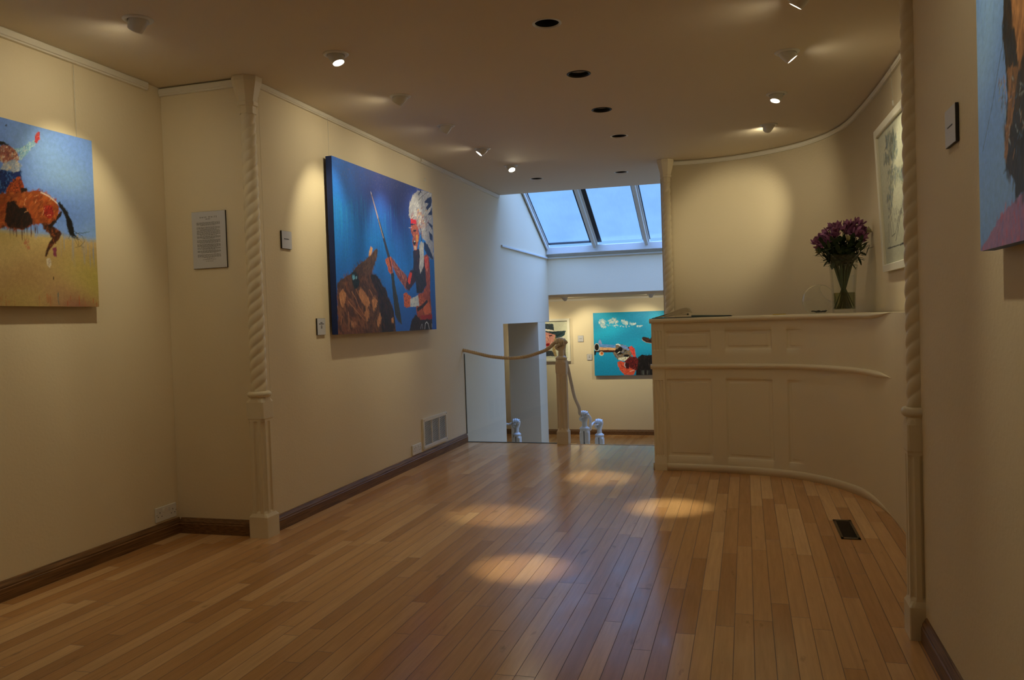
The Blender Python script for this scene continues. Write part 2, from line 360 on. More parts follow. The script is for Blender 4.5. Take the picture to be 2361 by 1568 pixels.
disc_hole_plane(0, 0, 0, 0, H, .1, [(x, y, .066) for x, y in DOWN]+[(s[0], s[1], .050) for s in SPOTS], 'ceiling', 'ceil',
    corner=[(XA-.1, -3.15), (1.1, -3.15), (1.1, 8.6), (.6, 9.72), (-.9, 9.69), (XB-.0, 9.62), (XB-.1, 9.62), (XA-.1, YC+.1)])
struct('light_block_roof', bbox(XA-.2, 1.2, -3.25, 9.70, 3.98, 4.05), 'ceil')  # unseen slab added above the ceiling to keep sky light out
bm = bmesh.new(); box(bm, XB-.14, .6, 9.70, 9.72, H+.02, 3.66); box(bm, XB-.14, .6, 9.66, 9.70, 3.5, 3.98)
struct('wall_rooflight_upstand', bm, 'wall')
bm = bmesh.new(); box(bm, XA-.25, XA-.2, -3.25, 9.7, H, 3.98); box(bm, 1.2, 1.25, -3.25, 9.7, H, 3.98); box(bm, XA-.2, 1.2, -3.3, -3.25, H, 3.98); struct('light_block_sides', bm, 'ceil')  # unseen sides added to seal the space over the ceiling from sky light
disc_hole_plane(-5.4, .6, YBEAM+.15, YBACK, ZLC, .1, [(-2.72, 12.75, .07)], 'ceiling_lower', 'ceil')
struct('ceiling_lower_left', bbox(-5.4, XB-.141, 8.0, YBEAM+.149, ZLC, ZLC+.1), 'ceil')

# baseboards
def base_prof(s=1): return [(0, 0), (.022*s, 0), (.022*s, .062), (.018*s, .066), (.018*s, .074), (.010*s, .088), (.006*s, .096), (0, .098)]
def baseboard(name, path, z=0): return struct(name, sweep(path, [(o, zz+z) for o, zz in base_prof()], flip=1), 'oak')
baseboard('baseboard_left', [(XB, 8.17), (XB, 4.46)])
baseboard('baseboard_return', [(-2.985, YC), (XA+.022, YC)])
baseboard('baseboard_left_near', [(XA, YC-.0), (XA, -3.1)])
baseboard('baseboard_right_near', [(XR, -3.1), (XR, 3.40)])
baseboard('baseboard_back', [(.6, YBACK), (-5.4, YBACK)], ZL)
baseboard('baseboard_curved', [(.955, 3.6), (.955, 4.35)])

# picture rails and other trim
def rail(name, path, z0, z1, d, flip=1):
    h = z1-z0
    return struct(name, sweep(path, [(0, z0), (d*.75, z0), (d*.75, z0+h*.18), (d, z0+h*.25), (d, z1-.006), (d*.8, z1), (0, z1)], flip=flip), 'rail')
rail('trim_1', [(XA, 4.24), (XA, -3.1)], 2.795, 2.843, .03)
rail('trim_2', [(-2.99, YC), (XA+.004, YC)], 2.790, 2.836, .026)
rail('trim_3', [(XB, 7.1), (XB, 4.47)], 2.806, 2.843, .024)
rail('trim_4', [(XB, 9.60), (XB, 7.102)], 2.803, 2.843, .034)
rail('trim_5', [(p[0], p[1]) for p in arc[:-1]], 2.797, 2.833, .022)
rail('trim_6', [(.6, YBACK), (-5.4, YBACK)], ZLC-.045, ZLC-.002, .03)
struct('trim_7', bbox(XB, XB+.02, 9.70, YBEAM, 2.212, 2.238, bev=.004), 'white')
struct('trim_8', bbox(XB, .6, YBEAM-.022, YBEAM, 2.212, 2.238, bev=.004), 'white')

# ------------------------------------------------------------------ rooflight (window_1)
TAN = .515
def roofz(y): return 2.34+TAN*(YBEAM-y)
def slab(x0, x1, y0, y1, lo, hi, bev=0):
    bm = bmesh.new(); vs = []
    for (y, s) in ((y0, 0), (y1, 0)):
        for x in (x0, x1):
            for d in (lo, hi): vs.append(bm.verts.new((x, y+d*TAN*.9, roofz(y)+d)))
    a = vs
    for f in ((0, 1, 3, 2), (4, 6, 7, 5), (0, 2, 6, 4), (1, 5, 7, 3), (0, 4, 5, 1), (2, 3, 7, 6)): bm.faces.new([a[i] for i in f])
    bmesh.ops.recalc_face_normals(bm, faces=bm.faces[:])
    if bev: bmesh.ops.bevel(bm, geom=bm.edges[:], offset=bev, segments=2, affect='EDGES')
    return bm
win = bpy.data.objects.new('window_1', None); C.objects.link(win); win['kind'] = 'structure'
obj('window_frame', bbox(XB, .6, YBEAM-.005, YBEAM+.12, 2.245, 2.34, bev=.006), 'white', win)
obj('window_frame', bbox(XB, .6, YBEAM-.075, YBEAM+.0, 2.275, 2.385, bev=.008), 'white', win)
obj('window_frame', slab(XB, .6, 9.72, 9.86, 0, .1), 'white', win)
RX = [-2.892, -2.160, -1.385, -.61, .16]
for i, x in enumerate(RX):
    w = .05 if i else .022
    bm = slab(x-w*.9, x+w*.9, 9.7, YBEAM-.02, .02, .085, bev=.004)
    b2 = slab(x-w*.45, x+w*.45, 9.7, YBEAM-.0, -.035, .03, bev=.008)
    me = bpy.data.meshes.new('t'); b2.to_mesh(me); bm.from_mesh(me); b2.free(); bpy.data.meshes.remove(me)
    obj('rafter', bm, 'white', win)
for i in range(4):
    x0, x1 = RX[i]+.045, RX[i+1]-.045
    if i == 0: x0 = RX[0]+.02
    obj('pane', slab(x0, x1, 9.75, YBEAM-.07, .06, .066), 'pane', win)
    if i == 0:
        obj('seal', slab(x1-.026, x1+.003, 9.75, YBEAM-.07, .045, .056), 'seal', win); obj('seal', slab(x0, x1, YBEAM-.105, YBEAM-.07, .045, .057), 'seal', win)
        obj('seal', slab(x0-.002, x0+.008, 9.75, YBEAM-.07, .045, .056), 'seal', win)
    elif i == 1: obj('seal', slab(x0-.004, x0+.062, 9.75, YBEAM-.07, .045, .056), 'seal', win); obj('seal', slab(x1-.012, x1+.004, 9.75, YBEAM-.07, .045, .056), 'seal', win)
    else: obj('seal', slab(x0-.004, x0+.012, 9.75, YBEAM-.07, .045, .056), 'seal', win)
pl = bpy.data.lights.new('sky_portal', 'AREA'); pl.shape = 'RECTANGLE'; pl.size = 3.4; pl.size_y = 2.7; pl.cycles.is_portal = True
po = bpy.data.objects.new('sky_portal', pl); C.objects.link(po); po.location = ((XB+.6)/2, (9.75+YBEAM)/2, roofz((9.75+YBEAM)/2)+.12)
po.rotation_euler = (-math.atan(TAN), 0, 0)

# ------------------------------------------------------------------ twisted columns
def twist(r0, lead=.20, lobes=3, hand=1):
    def f(a, z):
        ph = a - hand*2*math.pi*z/lead
        return r0(z)*(.84+.16*abs(math.cos(lobes*ph/2))**.75)
    return f
def post_section(w, ch, flute=0, fw=.012):
    """chamfered square radius as a function of angle, with optional flutes on all eight faces"""
    def f(a, z=0):
        r = 1e9
        for k in range(8):
            n = k*math.pi/4; c = math.cos(a-n)
            if c > .1:
                s = w if k % 2 == 0 else ch
                r = min(r, s/c)
        if flute:
            for k in range(8):
                n = k*math.pi/4; d = (a-n+math.pi) % (2*math.pi)-math.pi
                s = w if k % 2 == 0 else ch
                t = s*math.tan(d) if abs(d) < .6 else 9
                if abs(t) < fw: r -= flute*math.sqrt(1-(t/fw)**2)
        return r
    return f
def base_block(w, N=160):
    """plinth, fluted post, square block and ring: half width w; heights in metres"""
    sq = post_section(w*1.12, w*1.12*1.38); sq2 = post_section(w*1.02, w*1.36); oc = post_section(w*.98, w*1.16)
    flu = lambda d: post_section(w*.98, w*1.16, d, w*.24)
    lv = []
    def add(z, f): lv.append((z, f))
    add(0, sq); add(.128, sq); add(.150, oc)
    for k in range(5): add(.152+.012*k/4, flu(w*.16*k/4))
    add(.70, flu(w*.16))
    for k in range(5): add(.70+.022*k/4, flu(w*.16*math.sqrt(max(0, 1-(k/4)**2))))
    add(.732, oc); add(.740, sq2); add(.84, sq2); add(.872, post_section(w*.98, w*.98))
    bm = bmesh.new(); R = []
    for z, f in lv:
        R.append([bm.verts.new((f(2*math.pi*k/N+.001)*math.cos(2*math.pi*k/N), f(2*math.pi*k/N+.001)*math.sin(2*math.pi*k/N), z)) for k in range(N)])
    for a, b in zip(R, R[1:]):
        for k in range(N): bm.faces.new((a[k], a[(k+1) % N], b[(k+1) % N], b[k]))
    bm.faces.new(R[0][::-1]); bm.faces.new(R[-1])
    return bm
def column(label, x, y, w, hand=1, ztop=H):
    t = thing('twisted_column', label, 'column', (x, y, 0), 'twisted columns')
    obj('column_base', base_block(w), 'cream', t)
    obj('ring', lathe([(w*.7, .868), (w*1.05, .870), (w*1.2, .878), (w*1.24, .888), (w*1.2, .898), (w*1.05, .906), (w*.7, .908)], 40, cap=True), 'cream', t, True)
    z0, z1 = .905, 2.63; n = 260
    rad = lambda z: w*(.88-.10*(z-z0)/(z1-z0))
    obj('shaft', rings([z0+(z1-z0)*k/n for k in range(n+1)], twist(rad, hand=hand), 60), 'cream', t, True)
    o8 = lambda s: post_section(s, s)
    lv = [(2.62, w*.80), (2.665, w*.80), (2.668, w*.98), (2.690, w*1.0), (2.694, w*.90), (2.80, w*1.36), (2.812, w*1.42), (ztop-.001, w*1.46)]
    bm = bmesh.new(); R = []
    for z, s in lv:
        f = o8(s); R.append([bm.verts.new((f(2*math.pi*(k+.5)/8)*math.cos(2*math.pi*(k+.5)/8), f(2*math.pi*(k+.5)/8)*math.sin(2*math.pi*(k+.5)/8), z)) for k in range(8)])
    for a, b in zip(R, R[1:]):
        for k in range(8): bm.faces.new((a[k], a[(k+1) % 8], b[(k+1) % 8], b[k]))
    bm.faces.new(R[0][::-1]); bm.faces.new(R[-1])
    obj('capital', bm, 'cream', t)
    return t
column('cream twisted column at the corner left of the blue spear painting', -2.925, 4.395, .059)
column('cream twisted column at the right, in front of the framed drawing', .646, 3.478, .055)
column('cream twisted column behind the open book, at the end of the curved wall', -.735, 8.25, .055)

# ------------------------------------------------------------------ reception desk
desk_pts = [(-.660, 6.820), (-.443, 6.800), (-.27, 6.775), (-.097, 6.740), (.08, 6.69), (.232, 6.628), (.386, 6.535), (.529, 6.394), (.657, 6.196), (.765, 5.93), (.830, 5.55), (.848, 5.19), (.865, 4.85), (.944, 4.45)]
DP = spline([(x, y, 0) for x, y in desk_pts], .006); ZT = 1.268
cum = [0]
for a, b in zip(DP, DP[1:]): cum.append(cum[-1]+(b-a).length)
def s_at_x(x):
    for i, p in enumerate(DP):
        if p.x >= x: return cum[i]
    return cum[-1]
def sm(t): t = max(0, min(1, t)); return t*t*(3-2*t)
PAN = []
for x0, x1, fade in ((-.650, -.285, 0), (-.172, .183, 0), (.292, .72, 1)):
    for z0, z1 in ((1.0, 1.158), (.118, .762)): PAN.append((s_at_x(x0), s_at_x(x1), z0, z1, fade))
def recess(s, z):
    d = 0
    for s0, s1, z0, z1, fade in PAN:
        e = .007
        k = sm((s-s0)/e)*sm((s1-s)/e)*sm((z-z0)/e)*sm((z1-z)/e)
        m = .032; g = .004      # a fine bead a little inside the edge
        q = min(s-s0-m, s1-s-m, z-z0-m, z1-z-m)
        kk = k*(.010 - .0035*sm((q+g)/g)) if k else 0
        if fade: kk *= 1-sm((s-s0)/.16)
        d = max(d, kk)
    return d
zs = sorted(set([round(v, 4) for v in [.0, .03, .06, .3, .5, .7, .78, .82, .86, .9, .95, 1.2, 1.24, ZT] + [zz+dz for p in PAN for zz, sg in ((p[2], 1), (p[3], -1)) for dz in [sg*q for q in (0, .002, .0035, .005, .007, .028, .030, .032, .036)]]]))
desk = thing('reception_desk', 'cream panelled reception desk curving into the right wall', 'desk', (0, 0, 0))
bm = bmesh.new(); G = []
for i in range(0, len(DP)):
    a = DP[max(i-1, 0)]; b = DP[min(i+1, len(DP)-1)]; t = (b-a).normalized(); nn = Vector((-t.y, t.x, 0))
    G.append([bm.verts.new((DP[i].x+nn.x*recess(cum[i], z), DP[i].y+nn.y*recess(cum[i], z), z)) for z in zs])
for a, b in zip(G, G[1:]):
    for k in range(len(zs)-1): bm.faces.new((a[k], b[k], b[k+1], a[k+1]))
obj('front_panel', bm, 'cream', desk, True)
# body behind the front and the far side of the desk
inner = [(-.752, 7.32), (-.3, 7.34), (.2, 7.26), (.55, 7.12), (.74, 6.95), (.87, 6.7)]
bm = bmesh.new(); box(bm, -.758, -.73, 6.90, 7.32, 0, ZT-.03); obj('side_panel', bm, 'cream', desk)
obj('back_panel', sweep(spline([(x, y, 0) for x, y in inner], .05), [(0, 0), (0, ZT-.03), (-.02, ZT-.03), (-.02, 0)]), 'cream', desk)
# pilaster with flutes at the left end
bm = bmesh.new(); N = 60; xs = [-.762+.102*k/N for k in range(N+1)]; zl = [0, .05, .115, .118, .13, .74, .75, .755, .86, 1.0, 1.01, 1.02, 1.15, 1.16, 1.165, ZT-.002]
def flt(x, z):
    d = 0
    if .118 < z < .752 or 1.005 < z < 1.162:
        for c in (-.738, -.712, -.686):
            if abs(x-c) < .009: d = .006*math.sqrt(1-((x-c)/.009)**2)
    return d
G = [[bm.verts.new((x, 6.812+flt(x, z)+ (.0 if z > .1 else -.008), z)) for z in zl] for x in xs]
for a, b in zip(G, G[1:]):
    for k in range(len(zl)-1): bm.faces.new((a[k], b[k], b[k+1], a[k+1]))
for k in range(len(zl)-1):   # returns at both sides
    for col, fl in ((G[0], 0), (G[-1], 1)):
        p, q = col[k], col[k+1]; r = bm.verts.new((p.co.x, 6.90, p.co.z)); s2 = bm.verts.new((q.co.x, 6.90, q.co.z)); bm.faces.new((p, q, s2, r) if not fl else (r, s2, q, p))
bmesh.ops.remove_doubles(bm, verts=bm.verts[:], dist=1e-5); bmesh.ops.recalc_face_normals(bm, faces=bm.faces[:])
obj('pilaster', bm, 'cream', desk)
edge = [Vector((-.775, 6.822, 0)), Vector((-.72, 6.822, 0))]+DP[::6]
def taper_sweep(path, prof, x_end, x_fade, name):
    """moulding that dies into the wall at its right end"""
    bm = bmesh.new(); R = []; n = len(path); L = [0]
    for a, b in zip(path, path[1:]): L.append(L[-1]+(b-a).length)
    Le = next((L[i] for i, p in enumerate(path) if p.y <= x_end), L[-1])
    for i, p in enumerate(path):
        if L[i] > Le+.02: break
        a = path[max(i-1, 0)]; b = path[min(i+1, n-1)]; t = (b-a).normalized(); nn = Vector((t.y, -t.x, 0))
        k = sm((Le-L[i])/x_fade)
        zm = prof[-1][1] if name == 'counter_nosing' else (prof[0][1] if name == 'plinth' else (prof[0][1]+prof[-1][1])/2); kz = max(k, .04)
        R.append([bm.verts.new((p.x+nn.x*(o*k if o > 0 else o), p.y+nn.y*(o*k if o > 0 else o), zm+(z-zm)*kz)) for o, z in prof])
    m = len(prof)
    for a, b in zip(R, R[1:]):
        for j in range(m): bm.faces.new((a[j], a[(j+1) % m], b[(j+1) % m], b[j]))
    bm.faces.new(R[0]); bm.faces.new(R[-1][::-1]); bmesh.ops.recalc_face_normals(bm, faces=bm.faces[:])
    return obj(name, bm, 'cream', desk, True)
taper_sweep(edge, [(-.004, .846), (.012, .848), (.022, .856), (.027, .868), (.024, .880), (.012, .887), (-.004, .889)], 5.36, .35, 'ledge_moulding')
taper_sweep(edge, [(-.004, 1.228), (.014, 1.230), (.028, 1.236), (.034, 1.248), (.030, 1.261), (.020, 1.2675), (-.004, 1.268)], 5.30, .55, 'counter_nosing')
taper_sweep(edge, [(-.003, 0), (.010, 0), (.010, .045), (.004, .058), (-.003, .06)], 5.3, .8, 'plinth')
# counter surface
top = [(p.x, p.y) for p in edge]+[(.943, 4.6), (.943, 5.3), (.905, 6.1)]+[(x, y) for x, y in inner[::-1]]+[(-.775, 7.32)]
obj('countertop', prism(top, 2, ZT-.035, ZT), 'cream', desk)

# ------------------------------------------------------------------ recessed downlights without light
def downlight(x, y, label, refl=False):
    t = thing('recessed_downlight', label, 'light', (x, y, H), 'unlit round downlights in the ceiling')
    obj('rim', lathe([(.063, .004), (.066, -.003), (.071, -.004), (.077, -.001), (.077, .0)], 40), 'darkmetal' if refl else 'lampwhite', t, True)
    obj('baffle', lathe([(.0655, .0), (.063, .02), (.058, .09), (.05, .098)], 40), 'darkmetal' if refl else 'dark', t, True)
    obj('reflector', lathe([(.062, .025), (.05, .045), (.03, .06), (.001, .066)] if refl else [(.055, .09), (.03, .097), (.001, .1)], 40), 'chrome' if refl else 'dark', t, True)
    return t
dl = ['round black recessed downlight nearest the top edge of the ceiling', 'round downlight with a grey speckled reflector, second in the middle row', 'small dim grey downlight, third in the middle ceiling row',
      'small black downlight, fourth in the middle ceiling row', 'black downlight nearest the right column capital, before the rooflight', 'black downlight at the ceiling edge above the left rooflight pane']
for i, (x, y) in enumerate(DOWN): downlight(x, y, dl[i], refl=i in (1, 2))
t = thing('recessed_downlight', 'tiny dark downlight in the low ceiling under the lintel', 'light', (-2.72, 12.75, ZLC))
obj('rim', lathe([(.066, .004), (.07, -.003), (.082, -.001)], 30), 'lampwhite', t, True); obj('baffle', lathe([(.068, 0), (.06, .09), (.001, .095)], 30), 'dark', t, True)

# ------------------------------------------------------------------ eyeball spotlights
def lens_mat():
    return mat('lit_lamp_lens', (1, 1, 1), .3, emit=(1.0, .93, .80), estr=26)
M['lens'] = lens_mat()
slab_ = ['', 'white eyeball ceiling spotlight nearest the top left corner, turned to the horse painting', 'lit eyeball ceiling spotlight with bright lens left of centre, above the corner column',
   'eyeball spotlight turned away, third from the camera in the left row', 'eyeball spotlight turned away, fourth from the camera in the left row', 'small eyeball spotlight with a lit sliver of lens in the left row',
   'farthest bright eyeball spotlight of the left row, before the rooflight', 'bright eyeball spotlight with a ribbon of lit lens, right side of the ceiling', 'brightest round eyeball spotlight in the right ceiling row',
   'eyeball spotlight turned to the curved wall, farthest of the right row', 'eyeball spotlight cut off by the top edge of the photo, right side', 'eyeball spotlight above the camera turned to the right wall',
   'eyeball spotlight above the camera turned to the floor', 'eyeball spotlight behind the camera turned to the left wall']
slab_[0] = 'eyeball spotlight outside the left edge turned to the horse painting'
def spotlight(i, x, y, tgt, k, cone, z=H, lab=None, grp='eyeball spotlights in the ceiling'):
    t = thing('spotlight', lab or slab_[i], 'light', (x, y, z), grp)
    aim = (Vector(tgt)-Vector((x, y, z-.03))).normalized()
    # how far the head is turned; keep it believable
    q = aim.to_track_quat('Z', 'Y').to_matrix().to_4x4()
    obj('rim', lathe([(.048, .012), (.049, -.004), (.055, -.009), (.066, -.007), (.073, -.001), (.073, .0), (.050, .014)], 44), 'lampwhite', t, True)
    c = Matrix.Translation((0, 0, -.006)) @ q
    bm = lathe([(.001, -.055), (.02, -.052), (.036, -.04), (.0445, -.02), (.0455, 0), (.042, .022), (.037, .045), (.0355, .050), (.0325, .050), (.0325, .040), (.030, .036)], 36)
    bm.transform(c); hd = obj('head', bm, 'lampwhite', t, True)
    bm = lathe([(.0325, .041), (.02, .043), (.0005, .044)], 30); bm.transform(c); obj('lens', bm, 'lens', hd, True)
    l = bpy.data.lights.new('lamp', 'SPOT'); l.energy = SPOT_W*k; l.color = WARM; l.spot_size = math.radians(cone); l.spot_blend = .75 if cone > 20 else 1.0; l.shadow_soft_size = .022
    lo = bpy.data.objects.new('lamp', l); C.objects.link(lo); lo.parent = t
    lo.location = Vector((0, 0, -.006))+aim*.066; lo.rotation_euler = (-aim).to_track_quat('Z', 'Y').to_euler()
    # weak wide spill from the front of the lamp
    l2 = bpy.data.lights.new('lamp_spill', 'SPOT'); l2.energy = 6.0*min(1, k); l2.color = WARM; l2.spot_size = math.radians(165); l2.spot_blend = 1; l2.shadow_soft_size = .025
    lo2 = bpy.data.objects.new('lamp_spill', l2); C.objects.link(lo2); lo2.parent = t; lo2.location = lo.location; lo2.rotation_euler = lo.rotation_euler
    return t
for i, (x, y, tg, k, cn) in enumerate(SPOTS): spotlight(i, x, y, tg, k, cn)
for j, (x, tx, k) in enumerate(((-3.07, -2.75, 1.3), (-1.55, -1.9, 1.3), (-.6, -.7, .8), (-4.15, -3.7, 1.1))):
    spotlight(0, x, 14.0, (tx, 15, .75), k, 75, z=ZLC, lab=['eyeball spotlight in the lower ceiling above the portrait with the hat', 'eyeball spotlight in the lower ceiling above the turquoise painting', 'eyeball spotlight in the lower ceiling hidden behind the right column', 'eyeball spotlight in the lower ceiling beyond the doorway'][j], grp='spotlights of the lower gallery')

# ------------------------------------------------------------------ paintings
def homography(src, dst):
    A = []
    for (x, y), (u, v) in zip(src, dst):
        A.append([x, y, 1, 0, 0, 0, -u*x, -u*y, u]); A.append([0, 0, 0, x, y, 1, -v*x, -v*y, v])
    n = 8
    for i in range(n):
        p = max(range(i, n), key=lambda r: abs(A[r][i])); A[i], A[p] = A[p], A[i]
        for r in range(n):
            if r != i:
                f = A[r][i]/A[i][i]
                for c in range(i, 9): A[r][c] -= f*A[i][c]
    h = [A[i][8]/A[i][i] for i in range(n)]
    return lambda x, y: ((h[0]*x+h[1]*y+h[2])/(h[6]*x+h[7]*y+1), (h[3]*x+h[4]*y+h[5])/(h[6]*x+h[7]*y+1))
def inside(p, poly):
    c = False; j = len(poly)-1
    for i in range(len(poly)):
        a, b = poly[i], poly[j]
        if (a[1] > p[1]) != (b[1] > p[1]) and p[0] < (b[0]-a[0])*(p[1]-a[1])/(b[1]-a[1])+a[0]: c = not c
        j = i
    return c
class Painting:
    """pigment laid on a canvas, dab by dab, kept as the colour of a fine mesh; s runs to the right, t up, in metres"""
    def __init__(self, to3d, lim, hom, gain=1.0, crop=(0, 0, 1), cell=.0045):
        self.to3d = to3d; self.lim = lim; self.hom = hom; self.gain = gain; self.crop = crop; self.cell = cell
        s0, s1, t0, t1 = lim; self.nu = int((s1-s0)/cell); self.nv = int((t1-t0)/cell)
        self.S, self.T = np.meshgrid(np.linspace(s0, s1, self.nu+1), np.linspace(t0, t1, self.nv+1), indexing='ij')
        self.C = np.ones(self.S.shape+(3,))*.5; self.rng = np.random.default_rng(4)
    def at(self, p):
        x0, y0, s = self.crop; return self.hom(x0+p[0]/s, y0+p[1]/s)
    def col(self, c, j=0):
        g = self.gain; k = 1+random.uniform(-j, j); return tuple(min(.92, v*g*k) for v in srgb(*[max(0, min(255, q)) for q in c]))
    def win(self, x0, x1, y0, y1):
        s0, s1, t0, t1 = self.lim; c = self.cell
        a0 = max(0, int((x0-s0)/c)-1); a1 = min(self.nu+1, int((x1-s0)/c)+3); b0 = max(0, int((y0-t0)/c)-1); b1 = min(self.nv+1, int((y1-t0)/c)+3)
        return (slice(a0, a1), slice(b0, b1)) if a1 > a0 and b1 > b0 else None
    def face(self, q, c, alpha=1.0):
        w = self.win(min(p[0] for p in q), max(p[0] for p in q), min(p[1] for p in q), max(p[1] for p in q))
        if not w: return
        X = self.S[w]; Y = self.T[w]; acc = np.zeros(X.shape); h = self.cell*.25
        for dx, dy in ((-h, -h), (h, -h), (h, h), (-h, h)):
            m = np.zeros(X.shape, bool); xx = X+dx; yy = Y+dy
            for (ax, ay), (bx, by) in zip(q, q[1:]+q[:1]):
                if ay == by: continue
                k = (ay > yy) != (by > yy); m ^= k & (xx < (bx-ax)*(yy-ay)/(by-ay)+ax)
            acc += m
        al = (acc/4*alpha)[..., None]; self.C[w] = self.C[w]*(1-al)+np.array(c)*al
    def base(self, fn, *a):
        s0, s1, t0, t1 = self.lim
        for i in range(0, self.nu+1):
            for j in range(0, self.nv+1, 1):
                if i % 3 == 0 and j % 3 == 0: self.C[i:i+3, j:j+3] = self.col(fn((self.S[i, j]-s0)/(s1-s0), 1-(self.T[i, j]-t0)/(t1-t0)))
        K = self.C.copy(); K[1:-1, 1:-1] = (K[:-2, 1:-1]+K[2:, 1:-1]+K[1:-1, :-2]+K[1:-1, 2:]+K[1:-1, 1:-1])/5; self.C = K
    def poly(self, pts, c, rough=.004, raw=False):
        q = pts if raw else [self.at(p) for p in pts]; out = []
        for a, b in zip(q, q[1:]+q[:1]):
            L = math.hypot(b[0]-a[0], b[1]-a[1]); n = max(1, min(10, int(L/.012)))
            for k in range(n):
                t = k/n; j = rough if k else rough*.3
                out.append((a[0]+(b[0]-a[0])*t+random.uniform(-j, j), a[1]+(b[1]-a[1])*t+random.uniform(-j, j)))
        self.face(out, self.col(c)); return q
    def stroke(self, a, ang, L, w, c, alpha=.62):
        r = L/2+w; wn_ = self.win(a[0]-r, a[0]+r, a[1]-r, a[1]+r)
        if not wn_: return
        X = self.S[wn_]-a[0]; Y = self.T[wn_]-a[1]; dx, dy = math.cos(ang), math.sin(ang); bend = random.uniform(-.25, .25); alpha = max(alpha, .88) if L < .065 and alpha > .5 else alpha
        u = (X*dx+Y*dy)/(L/2); v = (Y*dx-X*dy)/(w/2)-bend*(u*u-.4)
        k = np.clip((1-np.abs(u))*3, 0, 1)*np.clip((1-np.abs(v))*2.2, 0, 1)
        ph = random.uniform(0, 6); k = k*(.62+.38*np.sin(v*random.uniform(3, 7)+ph+u))
        al = (np.clip(k, 0, 1)*alpha)[..., None]; self.C[wn_] = self.C[wn_]*(1-al)+np.array(c)*al
    def fill(self, pts, pal, n, L=.05, w=.008, ang=1.3, da=.4, rough=.004, under=True):
        q = [self.at(p) for p in pts]
        if under: self.poly(q, pal[0], rough, raw=True)
        x0, x1 = min(p[0] for p in q), max(p[0] for p in q); y0, y1 = min(p[1] for p in q), max(p[1] for p in q)
        k = 0; tries = 0; n = int(n*1.6)
        while k < n and tries < n*20:
            tries += 1; p = (random.uniform(x0, x1), random.uniform(y0, y1))
            if inside(p, q): self.stroke(p, random.gauss(ang, da), L*random.uniform(.3, .9), w*random.uniform(.6, 1.5), self.col(random.choice(pal), .12), .78); k += 1
    def line(self, pts, c, w, w2=None):
        q = [self.at(p) for p in pts]; w2 = w if w2 is None else w2; n = len(q); Lf = []; Rt = []
        for i, p in enumerate(q):
            a = q[max(i-1, 0)]; b = q[min(i+1, n-1)]; d = math.hypot(b[0]-a[0], b[1]-a[1]) or 1; nx, ny = -(b[1]-a[1])/d, (b[0]-a[0])/d; ww = w+(w2-w)*i/max(1, n-1)
            Lf.append((p[0]+nx*ww/2, p[1]+ny*ww/2)); Rt.append((p[0]-nx*ww/2, p[1]-ny*ww/2))
        for i in range(n-1): self.face([Lf[i], Lf[i+1], Rt[i+1], Rt[i]], self.col(c))
    def build(self, parent, name='painted_surface'):
        nu, nv = self.nu+1, self.nv+1; me = bpy.data.meshes.new(name)
        o0 = np.array(self.to3d(0, 0, .0004)); es = np.array(self.to3d(1, 0, .0004))-o0; et = np.array(self.to3d(0, 1, .0004))-o0
        V = o0+self.S.reshape(-1, 1)*es+self.T.reshape(-1, 1)*et
        I = np.arange(nu*nv).reshape(nu, nv); F = np.stack([I[:-1, :-1], I[1:, :-1], I[1:, 1:], I[:-1, 1:]], -1).reshape(-1, 4); nf = len(F)
        me.vertices.add(len(V)); me.vertices.foreach_set('co', V.astype(np.float32).ravel())
        me.loops.add(nf*4); me.loops.foreach_set('vertex_index', F.astype(np.int32).ravel())
        me.polygons.add(nf); me.polygons.foreach_set('loop_start', np.arange(0, nf*4, 4, dtype=np.int32))
        ca = me.color_attributes.new('pigment', 'FLOAT_COLOR', 'POINT')
        K = self.C*(1+self.rng.normal(0, .035, self.C.shape[:2]+(1,))); K = np.concatenate([np.clip(K, 0, .93), np.ones(K.shape[:2]+(1,))], -1)
        ca.data.foreach_set('color', K.astype(np.float32).ravel()); me.update(calc_edges=True); me.validate(); me.materials.append(M['oil'])
        o = bpy.data.objects.new(name, me); C.objects.link(o); o.parent = parent; return o
def nz(x, y, z=0): return noise.noise(Vector((x, y, z)))
def mixc(a, b, t): t = max(0, min(1, t)); return tuple(a[i]+(b[i]-a[i])*t for i in range(3))

def wall_frame(origin, sdir, tdir=(0, 0, 1)):
    s = Vector(sdir).normalized(); t = Vector(tdir); t = (t-s*t.dot(s)).normalized(); n = s.cross(t)
    return Matrix(((s.x, t.x, n.x, origin[0]), (s.y, t.y, n.y, origin[1]), (s.z, t.z, n.z, origin[2]), (0, 0, 0, 1)))
def picture(name, label, cat, origin, sdir, tdir=(0, 0, 1), group=None):
    """Empty at the lower left corner of a picture's face; x right, y up, z out of the wall"""
    t = thing(name, label, cat, (0, 0, 0), group); t.matrix_world = wall_frame(origin, sdir, tdir); return t
flat = lambda s, t, d: Vector((s, t, d))
def canvas(parent, w, h, depth, col, name='canvas'):
    m = mat('canvas_edge_paint', srgb(*col), .6, var=.12, vscale=12, bump=.2)
    return obj(name, bbox(0, w, 0, h, -depth, 0, bev=.004), m, parent)
def wires(parent, pts):
    for x, y0, y1 in pts:
        bm = bmesh.new(); tube(bm, [(x, y0, -.03), (x, y1, -.03)], .0011, 6); obj('hanging_wire', bm, 'wire', parent)
def hook(parent, x, y):
    bm = bmesh.new(); box(bm, x-.006, x+.006, y, y+.03, -.034, -.026); obj('wire_hook', bm, 'lampwhite', parent)

